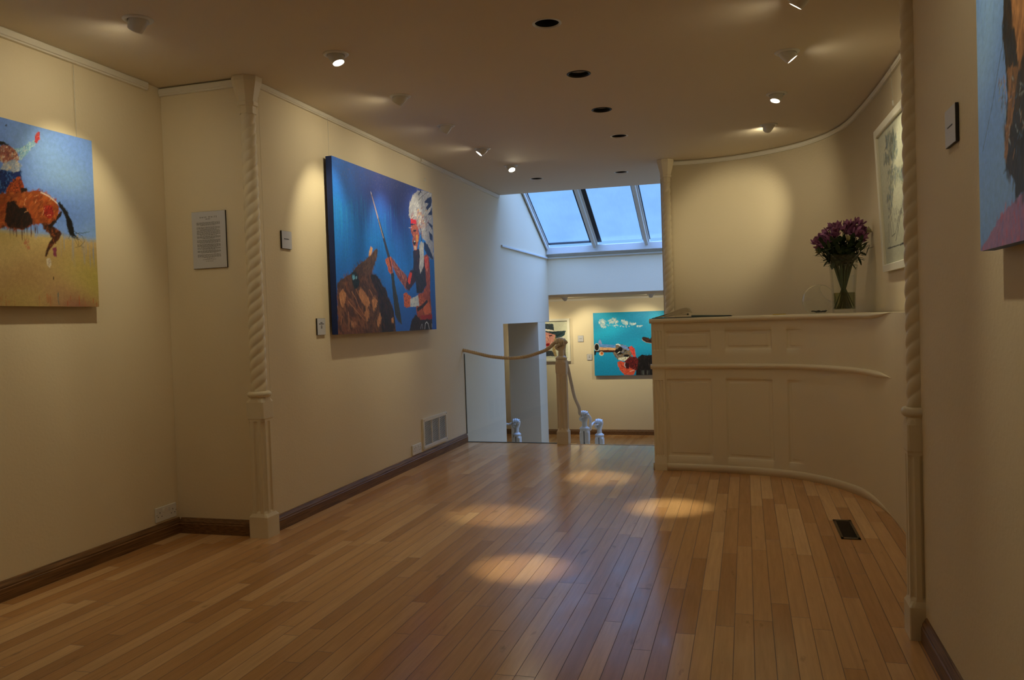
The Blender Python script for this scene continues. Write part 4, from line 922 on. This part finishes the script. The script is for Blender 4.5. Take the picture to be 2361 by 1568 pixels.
for e in ((1490, 825, 40, 42), (1430, 860, 38, 36), (1600, 945, 46, 26), (1580, 855, 28, 10), (1480, 900, 40, 22), (1642, 800, 14, 16)): P.poly(ell(*e), (14, 12, 14), .004)
P.line([(1440, 900), (1480, 870)], (225, 220, 210), .012)
P.fill([(1450, 985), (1560, 968), (1680, 965), (1685, 1050), (1560, 1035), (1460, 1020)], [(215, 215, 200), (150, 145, 125), (90, 85, 75)], 34, .05, .009, 1.5, .2)
P.fill([(1640, 790), (1690, 765), (1745, 815), (1772, 960), (1730, 975), (1690, 900)], [(200, 70, 62), (225, 100, 85), (130, 30, 60)], 44, .05, .012, 1.9, .3)
P.fill([(1660, 960), (1780, 970), (1815, 1010), (1790, 1210), (1690, 1190), (1560, 1060)], [(90, 22, 28), (40, 14, 20), (150, 50, 40), (24, 12, 16)], 90, .06, .014)
P.fill([(1438, 1060), (1490, 1040), (1560, 1060), (1640, 1150), (1765, 1215), (1730, 1290), (1570, 1292), (1490, 1210), (1445, 1120)], [(205, 82, 58), (225, 110, 80), (170, 50, 42)], 110, .05, .014, 2.4, .5)
P.fill([(1560, 1070), (1640, 1080), (1650, 1180), (1600, 1170)], [(60, 18, 26), (30, 12, 18)], 20, .04, .01)
P.line([(1575, 1065), (1565, 1120), (1590, 1170)], (180, 190, 200), .014); P.line([(1500, 1120), (1620, 1180)], (120, 30, 30), .01); P.line([(1660, 1230), (1740, 1200)], (235, 200, 190), .01)
for k in range(14): x = random.uniform(1780, 2060); P.stroke(P.at((x, 1250)), 1.57, .1, .008, P.col(random.choice([(60, 60, 70), (150, 160, 160), (10, 10, 10)])))
P.build(t)
# right-hand canvas (wall_right_near)
S0 = -2.375; WR, HR = 1.2, 1.01
t = picture('canvas_painting', 'light blue canvas painting with a dark figure, cut by the right edge', 'painting', (.59, 2.362, 1.437), (0, -1, 0))
canvas(t, WR, HR, .036, (100, 135, 195))
P = Painting(flat, (0, WR, 0, HR), homography([(2236, 0), (2273, 571), (2361, 560), (2361, 0)], [(0, .669), (0, 0), (-2.02-S0, 0), (-2.01-S0, .512)]), 1.45, (2220, 0, 2.24), .004)
P.base(lambda u, v: mixc((92, 132, 208), (118, 156, 228), .5+.8*nz(u*4, v*3)), 40, 40)
for k in range(160): P.stroke((random.uniform(0, WR), random.uniform(0, HR)), random.uniform(1.2, 1.9), random.uniform(.05, .15), .014, P.col(random.choice([(100, 138, 200), (118, 155, 214), (92, 128, 190)]), .05))
P.fill([(150, 1230), (200, 1150), (260, 1100), (330, 1030), (900, 900), (900, 1400), (100, 1300)], [(140, 105, 150), (160, 110, 150), (120, 105, 160), (170, 90, 120)], 180, .06, .016, 1.5, .4)
P.fill([(195, 0), (190, -400), (420, -500), (640, -200), (620, 500), (520, 900), (330, 1040), (270, 1085), (262, 1010), (222, 950), (212, 800), (225, 640), (215, 450), (193, 270)], [(26, 28, 30), (44, 34, 28), (16, 20, 26), (62, 46, 34), (30, 44, 62)], 420, .09, .016, 1.5, .4)
P.fill([(235, 0), (240, -250), (330, -250), (345, 150), (316, 300), (290, 420), (262, 200)], [(150, 105, 66), (180, 130, 84), (120, 80, 50)], 70, .08, .016, 1.5, .2)
P.fill([(222, 450), (280, 440), (262, 640), (240, 760), (222, 940), (212, 900), (228, 640)], [(120, 84, 54), (150, 108, 72), (80, 60, 44)], 50, .06, .008, 1.4, .3)
for k in range(40): P.stroke(P.at((random.uniform(200, 320), random.uniform(500, 900))), random.uniform(0, 3), .03, .006, P.col(random.choice([(60, 90, 120), (150, 160, 165), (30, 50, 80), (170, 120, 80)])))
P.fill([(175, 510), (205, 520), (215, 600), (225, 700), (200, 690), (180, 600)], [(70, 90, 120), (140, 150, 160), (110, 60, 50)], 20, .03, .006, under=False)
P.line([(190, 330), (150, 640), (110, 880)], (60, 80, 130), .004, .003)
P.build(t)

# ------------------------------------------------------------------ plaques
def plaque(name, label, cat, origin, sdir, w, h, d, lines, group=None, title=None):
    """lines: (x centre, y, width, height) in fractions of the face, broken into words"""
    t = picture(name, label, cat, origin, sdir, group=group)
    obj('backing', bbox(0, w, 0, h, -d, -.0015), 'black', t); obj('face', bbox(.001, w-.001, .001, h-.001, -.0014, 0), 'panel', t)
    bm = bmesh.new(); rnd = random.Random(5)
    for cx_, y, lw, lh in lines:
        x = cx_-lw/2
        while x < cx_+lw/2-.004:
            ww = min(rnd.uniform(.03, .09), cx_+lw/2-x)
            v = [bm.verts.new((p[0]*w, p[1]*h, .0004)) for p in ((x, y-lh/2), (x+ww, y-lh/2), (x+ww, y+lh/2), (x, y+lh/2))]; bm.faces.new(v); x += ww+.012
    obj('printed_text', bm, 'ink', t)
    if title:
        cu = bpy.data.curves.new('t', 'FONT'); cu.body = title[0]; cu.size = title[1]; cu.align_x = 'CENTER'; cu.space_character = 1.9; cu.offset = .0003
        to = bpy.data.objects.new('t', cu); C.objects.link(to); bpy.context.view_layer.update()
        me = bpy.data.meshes.new_from_object(to.evaluated_get(bpy.context.evaluated_depsgraph_get())); bpy.data.objects.remove(to)
        for v in me.vertices: v.co = Vector((v.co.x+w/2, v.co.y+title[2]*h, .0005))
        me.materials.clear(); me.materials.append(M['ink']); o = bpy.data.objects.new('title_lettering', me); C.objects.link(o); o.parent = t
    return t
L = []
y = 0
for a, b in ((200, 240), (255, 290), (292, 355), (362, 395), (405, 445), (455, 495), (500, 522), (530, 560), (575, 618)):
    n = max(2, round((b-a)/8.5)); 
    for k in range(n): L.append((.49, 1-(a+4+k*(b-a-6)/(n-1)-75)/665, .69*(1 if k < n-1 else random.uniform(.45, .8)), .0052))
L += [(.49, 1-(628-75)/665, .16, .005), (.49, 1-(638-75)/665, .38, .005), (.49, 1-(657-75)/665, .22, .005), (.49, 1-(165-75)/665, .14, .008)]
plaque('text_panel', 'tall pale grey text panel with paragraphs of print, left of the corner column', 'sign', (-3.346, YC-.012, 1.686), (1, 0, 0), .247, .356, .010, L, title=('DAVE WHITE', .0125, .885))
plaque('caption_plaque', 'small square caption plaque between the corner column and the blue painting', 'sign', (XB+.012, 4.688, 1.817), (0, 1, 0), .12, .117, .010, [(.45, .55, .5, .05)], 'small caption plaques')
plaque('caption_plaque', 'small caption plaque at the lower left corner of the blue painting', 'sign', (XB+.012, 5.101, 1.236), (0, 1, 0), .115, .118, .010, [(.5, .74, .26, .05), (.5, .66, .62, .05), (.5, .56, .14, .03), (.5, .50, .2, .03), (.5, .45, .16, .03), (.5, .40, .2, .03)], 'small caption plaques')
plaque('caption_plaque', 'small caption plaque on the right wall beside the twisted column', 'sign', (XR-.012, 2.908, 1.802), (0, -1, 0), .13, .118, .010, [(.5, .5, .5, .04)], 'small caption plaques')
plaque('caption_plaque', 'upper white caption plaque on the far wall, right of the portrait with the hat', 'sign', (-3.051, YBACK-.012, .84), (1, 0, 0), .105, .117, .010, [(.5, .5, .5, .05)], 'small caption plaques')
plaque('caption_plaque', 'lower white caption plaque on the far wall, at the left edge of the turquoise painting', 'sign', (-2.887, YBACK-.012, .494), (1, 0, 0), .095, .11, .010, [(.5, .7, .3, .04), (.5, .58, .2, .04), (.5, .45, .25, .1)], 'small caption plaques')


# ------------------------------------------------------------------ sockets and grilles
def socket(label, origin, w, h):
    t = picture('double_socket', label, 'power socket', origin, (0, 1, 0), group='white double wall sockets')
    pt = obj('plate', bbox(0, w, 0, h, -.012, 0, bev=.004), 'plastic', t)
    for sx in (.36, .64):
        obj('switch', bbox(w*sx-.009, w*sx+.009, h*.66-.002, h*.66+.018, -.001, .004, bev=.0015), 'plastic', pt)
    bm = bmesh.new()
    for c in (.18, .82):
        for dx, dy, bw, bh in ((0, .62, .0042, .010), (-.016, .36, .0075, .0045), (.016, .36, .0075, .0045)): box(bm, w*c+dx-bw/2, w*c+dx+bw/2, h*dy-bh/2, h*dy+bh/2, -.001, .0006)
    bm.free()
    for c in (.18, .82):
        bm = bmesh.new()
        for dx, dy, bw, bh in ((0, .62, .0042, .010), (-.016, .36, .0075, .0045), (.016, .36, .0075, .0045)): box(bm, w*c+dx-bw/2, w*c+dx+bw/2, h*dy-bh/2, h*dy+bh/2, -.001, .0006)
        obj('pin_holes', bm, 'black', pt)
    for c in (.03, .97): obj('screw', lathe([(.0035, .0002), (.003, .0012), (.0004, .0015)], 12, None, w*c, h*.5), 'chrome', pt, True)
    return t
socket('white double socket above the skirting in the left corner', (XA+.013, 4.16, .112), .185, .091)
socket('white double socket above the skirting beside the vent grille', (XB+.013, 6.70, .106), .205, .091)
t = picture('vent_grille', 'cream slatted vent grille low on the left wall near the glass barrier', 'vent', (XB+.017, 6.955, .118), (0, 1, 0))
gw, gh = .62, .284; gf = frame(t, gw, gh, .032, .016, 'grille', 'grille_frame'); obj('recess', bbox(.02, gw-.02, .02, gh-.02, -.0165, -.0155), 'black', t)  # black sheet paints the shade behind the slats
for k in (1, 2): x = .032+(gw-.064)*k/3; obj('divider', bbox(x-.007, x+.007, .03, gh-.03, -.014, -.0008), 'grille', gf)
for k in range(3):
    x0 = .032+(gw-.064)*k/3+(.007 if k else .004); x1 = .032+(gw-.064)*(k+1)/3-(.007 if k < 2 else .004); bm = bmesh.new()
    for j in range(23):
        y = .036+(gh-.074)*j/22; v = [bm.verts.new(p) for p in ((x0, y, -.002), (x1, y, -.002), (x1, y+.0030, -.008), (x0, y+.0030, -.008), (x0, y-.0012, -.0035), (x1, y-.0012, -.0035), (x1, y+.0018, -.0095), (x0, y+.0018, -.0095))]
        for f_ in ((0, 1, 2, 3), (7, 6, 5, 4), (0, 4, 5, 1), (3, 2, 6, 7), (0, 3, 7, 4), (1, 5, 6, 2)): bm.faces.new([v[i] for i in f_])
    obj('louvre_panel', bm, 'grille', t)
for x, y in ((.016, .016), (gw-.016, .016), (.016, gh-.016), (gw-.016, gh-.016)): obj('screw', lathe([(.006, 0), (.005, .002), (.0005, .003)], 12, None, x, y), 'chrome', gf, True)
t = thing('floor_vent', 'dark rectangular metal vent set in the wooden floor before the desk', 'vent', (.537, 5.083, 0), rz=.01)
vw, vl = .104, .436
bm = bmesh.new()
for a in ((-vw/2, -vw/2+.014, -vl/2, vl/2), (vw/2-.014, vw/2, -vl/2, vl/2), (-vw/2, vw/2, -vl/2, -vl/2+.03), (-vw/2, vw/2, vl/2-.03, vl/2)): box(bm, *a, .0, .004)
obj('vent_frame', bm, mat('brown_bronze', (.10, .08, .05), .4, .7, var=.3, vscale=30), t)
obj('recess', bbox(-vw/2+.012, vw/2-.012, -vl/2+.028, vl/2-.028, .0002, .0008), 'dark', t)  # flat dark sheet stands for the shaded hole under the slats
bm = bmesh.new()
for k in range(26): y = -vl/2+.036+k*(vl-.072)/25; box(bm, -vw/2+.013, vw/2-.013, y-.003, y+.003, .001, .003)
obj('slats', bm, 'darkmetal', t)

# ------------------------------------------------------------------ newel posts with carved hands, ropes, glass
def carved_hand(parent, zc, m, mirror=1):
    """a fist closed round a rope that runs along x at height zc (rope radius .018)"""
    bm = bmesh.new()
    def chain(pts, rad): tube(bm, spline([Vector((p[0]*mirror, p[1], p[2]+zc)) for p in pts], .006), rad if not isinstance(rad, (list, tuple)) else [rad[0]+(rad[1]-rad[0])*i/max(1, len(spline([Vector(p) for p in pts], .006))-1) for i in range(len(spline([Vector(p) for p in pts], .006)))], 12)
    # wrist and heel of the hand
    chain([(0, 0, -.155), (0, .002, -.12), (0, .008, -.085)], (.033, .030))
    for x0, x1, r0, r1 in ((-.006, -.034, .024, .015), (-.002, -.012, .026, .017), (.002, .012, .026, .017), (.006, .034, .024, .014)):
        chain([(x0, .006, -.09), ((x0+x1)/2*1.15, .020, -.05), (x1, .030, -.010), (x1, .031, .010)], (r0, r1))
    # four fingers over the rope: knuckle, middle joint, tip
    for x, r, d in ((-.037, .0108, 0), (-.0125, .0118, .004), (.0125, .0114, .002), (.0365, .0098, -.004)):
        chain([(x, .031, .006), (x*1.0, .021, .026+d), (x*.99, .0, .034+d), (x*.98, -.021, .026+d), (x*.97, -.033, .004), (x*.95, -.029, -.014), (x*.93, -.014, -.022)], (r*1.12, r*.88))
    # thumb leaves the side of the palm and closes below the fingers
    chain([(-.026, .006, -.078), (-.046, -.010, -.060), (-.044, -.030, -.042), (-.022, -.041, -.030), (.002, -.042, -.024)], (.0155, .0105))
    o = obj('carved_hand', bm, m, parent, True)
    r = o.modifiers.new('skin', 'REMESH'); r.mode = 'VOXEL'; r.voxel_size = .0022; r.use_smooth_shade = True
    s = o.modifiers.new('soft', 'SMOOTH'); s.factor = .5; s.iterations = 2
    return o
def newel(label, x, y, z, cut=0, hand=True, slot=False, m='cream', rz=0, mirror=1):
    t = thing('newel_post', label, 'post', (x, y, z), 'newel posts topped with a carved hand', rz)
    w = .054; bm = base_block(w)
    for v in bm.verts:
        if v.co.z > .2: v.co.z -= cut
    obj('post', bm, m, t)
    obj('ring', lathe([(w*.6, .868-cut), (w*1.0, .870-cut), (w*1.12, .878-cut), (w*1.12, .890-cut), (w*.9, .900-cut), (w*.66, .910-cut)], 40, cap=True), m, t, True)
    if slot: obj('groove', bbox(-.004, .004, -w*1.04-.0012, -w*.9, .2, .86-cut), 'seal', t)
    carved_hand(t, 1.052-cut, m, mirror)
    return t
newel('tall cream newel post with a carved fist at the top of the stairs', -1.838, 8.145, 0, m='tan')
newel('white newel post of the lower stairs with the steep rope coming down to it', -1.885, 9.5, ZL, slot=True, m='white', mirror=1)
newel('short white newel post on the lower floor, right of the other lower post', -1.888, 10.5, ZL, cut=.225, slot=True, m='white')
newel('short white newel post seen through the doorway in the left wall', -3.02, 10.5, ZL, cut=.225, slot=True, m='white')
def strand(a, s, lead=.078): return .76+.28*abs(math.cos(1.5*(a-2*math.pi*s/lead)))**.8
def rope(label, pts, r, m, group='hand ropes of the stairs'):
    base = Vector(pts[0]); bm = bmesh.new(); sp = spline([Vector(p)-base for p in pts], .006)
    tube(bm, sp, r, 24, rfun=strand); o = obj('hand_rope', bm, m, None, True); o.location = base
    return tag(o, label, 'rope', group)
rope('twisted rope sagging from the left wall to the tall newel post above the glass', [(XB+.002, 8.165, .992), (-2.80, 8.155, .966), (-2.60, 8.15, .918), (-2.389, 8.145, .897), (-2.22, 8.14, .909), (-2.09, 8.14, .942), (-2.00, 8.14, .972), (-1.945, 8.142, 1.008), (-1.90, 8.145, 1.045), (-1.86, 8.145, 1.053), (-1.81, 8.145, 1.052), (-1.785, 8.165, 1.05)], .0185, 'rope')
rope('rope falling steeply from the tall newel post to the lower stair post', [(-1.79, 8.185, 1.05), (-1.82, 8.235, 1.02), (-1.845, 8.32, .91), (-1.855, 8.53, .755), (-1.870, 8.75, .570), (-1.89, 9.0, .392), (-1.893, 9.25, .243), (-1.93, 9.46, .150), (-1.90, 9.5, .137), (-1.845, 9.50, .135)], .0175, 'rope')
rope('white rope hanging between the two lower white newel posts', [(-1.842, 9.505, .133), (-1.83, 9.6, .07), (-1.862, 9.75, -.01), (-1.90, 9.95, -.085), (-1.955, 10.2, -.14), (-1.985, 10.42, -.125), (-1.945, 10.5, -.09), (-1.89, 10.5, -.088), (-1.845, 10.5, -.088)], .0165, 'ropew')
rope('white rope arriving from the left at the post in the doorway', [(-3.55, 10.42, .16), (-3.35, 10.44, .0), (-3.22, 10.46, -.085), (-3.14, 10.48, -.118), (-3.08, 10.49, -.105), (-3.04, 10.5, -.088), (-2.975, 10.5, -.088)], .0165, 'ropew')
t = thing('glass_barrier', 'clear frameless glass barrier under the rope at the edge of the landing', 'glass panel', (XB+.003, 8.175, 0))
bm = bmesh.new(); v = [bm.verts.new(p) for p in ((0, .012, .004), (1.015, -.018, .004), (1.015, -.018, .87), (.9, -.015, .875), (0, .012, .96))]; bm.faces.new(v)
r = bmesh.ops.extrude_face_region(bm, geom=bm.faces[:]); bmesh.ops.translate(bm, verts=[g for g in r['geom'] if isinstance(g, bmesh.types.BMVert)], vec=(0, .009, 0)); bmesh.ops.recalc_face_normals(bm, faces=bm.faces[:])
obj('glass_pane', bm, 'glass', t)
bm = bmesh.new(); box(bm, .0, .004, .008, .024, .09, .95); obj('edge_seal', bm, 'glassedge', t)
bm = bmesh.new(); prism([(0, .006), (1.01, -.024), (1.01, -.004), (0, .026)], 2, .0, .006, bm); obj('floor_channel', bm, 'glassedge', t)
obj('nosing', bbox(0, .99, -.012, .012, -.03, .003), 'floor', None)
bpy.data.objects['nosing'].location = (-1.77, 8.112, 0); o = bpy.data.objects['nosing']; o.name = 'trim_9'; o['kind'] = 'structure'

# ------------------------------------------------------------------ things on the desk
def curved_page(x0, x1, y0, y1, f, th=.0):
    bm = bmesh.new(); n = 26; A = []; 
    for i in range(n+1):
        u = i/n; x = x0+(x1-x0)*u; z = f(u); lo = th(u) if callable(th) else z-th
        A.append([bm.verts.new((x, y0, z)), bm.verts.new((x, y1, z)), bm.verts.new((x, y1, lo)), bm.verts.new((x, y0, lo))])
    for a, b in zip(A, A[1:]):
        for k in range(4): bm.faces.new((a[k], a[(k+1) % 4], b[(k+1) % 4], b[k]))
    bm.faces.new(A[0]); bm.faces.new(A[-1][::-1]); bmesh.ops.recalc_face_normals(bm, faces=bm.faces[:]); return bm
t = thing('open_book', 'open visitors book with one fanned block of pages at the left end of the desk', 'book', (-.45, 6.99, ZT))
obj('cover', bbox(-.31, .34, -.13, .13, .0005, .006, bev=.002), 'cover', t)
obj('page_block', curved_page(-.27, .01, -.12, .12, lambda u: .008+.078*math.sin(min(1, u*1.02)*math.pi*.5)**1.5*(1 if u < .86 else 1-((u-.86)/.14)**2*.62), lambda u: .007+.036*max(0, math.sin(u*math.pi*.55))**2), 'page', t)
obj('page_block', curved_page(-.29, -.02, -.118, .118, lambda u: .0065+.030*math.sin(u*math.pi*.62), lambda u: .006+.016*math.sin(u*math.pi*.62)), 'page', t)
obj('loose_leaf', curved_page(-.30, -.02, -.12, .12, lambda u: .010+.052*math.sin(u*math.pi*.5)**1.3, .0012), 'page', t)
obj('page_block', curved_page(.015, .33, -.125, .125, lambda u: .016+.003*math.cos(u*3)-.003*u, lambda u: .006), 'board', t)
t = tag(obj('sticky_note_pad', bbox(-.05, .05, -.04, .04, .0, .006, bev=.001), 'yellow'), 'yellow paper pad lying flat in the middle of the desk top', 'note pad'); t.location = (.26, 6.92, ZT+.0005)
# bowl
by, bx_ = 6.62, .540
t = thing('fish_bowl', 'round clear glass bowl beside the flower vase on the desk', 'bowl', (bx_, by, ZT))
R0 = .122; bm = bmesh.new(); bmesh.ops.create_uvsphere(bm, u_segments=56, v_segments=36, radius=R0)
for v in bm.verts:
    v.co.z = max(v.co.z*.98, -R0*.84)
bmesh.ops.translate(bm, verts=bm.verts[:], vec=(0, 0, R0*.84+.001))
bmesh.ops.bisect_plane(bm, geom=bm.verts[:]+bm.edges[:]+bm.faces[:], plane_co=(.062, -.048, R0*.84+.050), plane_no=(.66, -.52, .54), clear_outer=True)
rim = [e.verts[0].co.copy() for e in bm.edges if e.is_boundary]
o = obj('glass_body', bm, 'vaseglass', t, True)
cc = sum(rim, Vector())/len(rim); nn = Vector((.66, -.52, .54)).normalized(); e1 = nn.cross(Vector((0, 1, 0))).normalized(); e2 = nn.cross(e1)
rim.sort(key=lambda q: math.atan2((q-cc).dot(e2), (q-cc).dot(e1))); bm = bmesh.new(); tube(bm, rim+[rim[0]], .0022, 6); obj('glass_rim', bm, 'vaseglass', t, True)
bm = bmesh.new(); rnd = random.Random(3)
for k in range(34):
    a = rnd.uniform(0, 6.28); r_ = rnd.uniform(0, .062); bmesh.ops.create_icosphere(bm, subdivisions=1, radius=rnd.uniform(.007, .012), matrix=Matrix.Translation((r_*math.cos(a), r_*math.sin(a), .013+rnd.uniform(0, .008))) @ Matrix.Diagonal((1.2, 1, .6, 1)))
o = obj('pebbles', bm, 'pebble', t, True)
# vase with flowers
vx, vy = .700, 6.45
t = thing('flower_vase', 'tall tapered square glass vase holding the purple bouquet', 'vase', (vx, vy, ZT))
def sq(lv, name, m, inner=0):
    bm = bmesh.new(); R = []
    for w, z in lv:
        c = .006; P4 = []
        for sx, sy in ((1, 1), (-1, 1), (-1, -1), (1, -1)):
            a, b = (w, w-c) if sx*sy > 0 else (w-c, w)
            for (p, q) in (((w, w-c), (w-c, w)) if sx*sy > 0 else ((w-c, w), (w, w-c))): P4.append((sx*p, sy*q))
        R.append([bm.verts.new((p[0], p[1], z)) for p in P4])
    for a, b in zip(R, R[1:]):
        for k in range(8): bm.faces.new((a[k], a[(k+1) % 8], b[(k+1) % 8], b[k]))
    bm.faces.new(R[0][::-1]); bm.faces.new(R[-1]); bmesh.ops.recalc_face_normals(bm, faces=bm.faces[:]); return obj(name, bm, m, t)
lvo = [(.074, 0), (.074, .03), (.076, .15), (.084, .28), (.097, .425)]
sq(lvo+[(w-.005, z) for w, z in lvo[::-1] if z >= .03]+[(.068, .028)], 'glass_body', 'vaseglass')
sq([(.0675, .0285), (.0695, .150)], 'water', 'water')
fl = thing('flower_bouquet', 'bouquet of purple alstroemeria and cream roses in the tall glass vase', 'flowers', (vx, vy, ZT+.03)); fl.scale = (1, .9, 1)
rnd = random.Random(11)
def petal(bm, M_, L_, w, cup):
    n = 5; rows = []
    for i in range(n+1):
        u = i/n; ww = w*math.sin(math.pi*(.08+.86*u))**.8; z = L_*u; out = cup*math.sin(u*math.pi*.55)*L_
        rows.append([bm.verts.new(M_ @ Vector((sx*ww, out-abs(sx)*.12*ww, z))) for sx in (-1, -.5, 0, .5, 1)])
    for a, b in zip(rows, rows[1:]):
        for k in range(4): bm.faces.new((a[k], a[k+1], b[k+1], b[k]))
heads = [(-.155, -.02, .315, 0), (-.125, .03, .375, 0), (-.085, -.03, .400, 0), (-.10, -.05, .345, 0), (-.035, .0, .425, 0), (-.045, -.06, .375, 0), (.01, -.03, .385, 0), (.035, .03, .405, 0), (.065, .0, .430, 0), (.095, -.03, .405, 0), (.125, .03, .385, 0), (.125, -.04, .345, 0), (.155, .0, .385, 1), (-.14, .0, .275, 1), (.01, .05, .395, 1), (.06, -.05, .37, 0), (-.07, .06, .36, 0), (.03, -.07, .33, 1)]
heads = [(a*1.08, b, c*1.2+.10, k) for a, b, c, k in heads]+[(-.13, -.04, .47, 0), (-.06, -.05, .54, 0), (.02, .0, .57, 0), (.08, -.04, .55, 0), (.10, .02, .52, 0), (-.16, .02, .50, 0)]
for hx, hy, hz, kind in heads:
    base = Vector((hx, hy, hz)); ax = Vector((hx*1.6, hy*1.4-.05, .16)).normalized(); Q = ax.to_track_quat('Z', 'Y').to_matrix().to_4x4()
    bm = bmesh.new(); root = Vector((rnd.uniform(-.03, .03)-hx*.35, rnd.uniform(-.03, .03), .004)); mid = Vector((hx*.25, hy*.3, .27))
    tube(bm, spline([root, root.lerp(mid, .5)+Vector((0, 0, .0)), mid, base], .02), .0032, 6); obj('stem', bm, 'stem', fl, True)
    bm = bmesh.new()
    if kind == 0:
        for q in range(3):
            c = base+Vector((rnd.uniform(-.028, .028), rnd.uniform(-.026, .026), rnd.uniform(-.02, .026))); tilt = Matrix.Rotation(rnd.uniform(-.7, .7), 4, 'X') @ Matrix.Rotation(rnd.uniform(-.7, .7), 4, 'Y')
            for k in range(6): petal(bm, Matrix.Translation(c) @ Q @ tilt @ Matrix.Rotation(k*math.pi/3, 4, 'Z') @ Matrix.Rotation(-.35-(k % 2)*.15, 4, 'X'), .048, .0145 if k % 2 else .010, .35)
    else:
        for k in range(16):
            r_ = .2+.045*k; petal(bm, Matrix.Translation(base) @ Q @ Matrix.Rotation(k*2.4, 4, 'Z') @ Matrix.Rotation(-r_*.9, 4, 'X'), .034+.0006*k, .015, .15-.02*k/4)
    obj('blossom', bm, 'petal' if kind == 0 else 'petalw', fl, True)
def leaf(bm, p, d, L_, w):
    Q = Vector(d).normalized().to_track_quat('Z', 'Y').to_matrix().to_4x4(); petal(bm, Matrix.Translation(p) @ Q, L_, w, .22)
bm = bmesh.new()
for k in range(420):
    a = rnd.uniform(0, 6.28); z = rnd.uniform(.32, .50); r_ = rnd.uniform(.0, .05+.125*min(1, (z-.30)/.1))
    leaf(bm, (r_*math.cos(a), r_*math.sin(a)*.7, z), (math.cos(a)*rnd.uniform(.3, 1), math.sin(a), rnd.uniform(-.5, 1.1)), rnd.uniform(.04, .075), rnd.uniform(.010, .019))
for p, d, L_, w in (((-.085, -.02, 0.384), (-.5, -.2, -1), .085, .021), ((-.07, -.03, 0.360), (-.1, -.3, -1), .075, .017), ((-.10, -.02, 0.390), (-1, 0, -.7), .06, .018), ((.105, -.02, 0.402), (.6, -.2, -.4), .06, .016), ((.10, -.02, 0.384), (.15, -.2, -1), .075, .012), ((.12, -.02, 0.426), (1, 0, .1), .045, .013), ((.06, -.03, 0.330), (.3, -.2, -1), .05, .012), ((.045, -.02, 0.246), (.6, 0, -.3), .04, .006)): leaf(bm, p, d, L_, w)
obj('foliage', bm, 'leaf', fl, True)
bm = bmesh.new()
for k in range(26):
    a = rnd.uniform(0, 6.28); tube(bm, [(-.05*math.cos(a), .04*math.sin(a), .003), (.0, .0, .10), (.075*math.cos(a), .06*math.sin(a), .36)], .0042, 6)
obj('stem_bundle', bm, 'stem', fl, True)
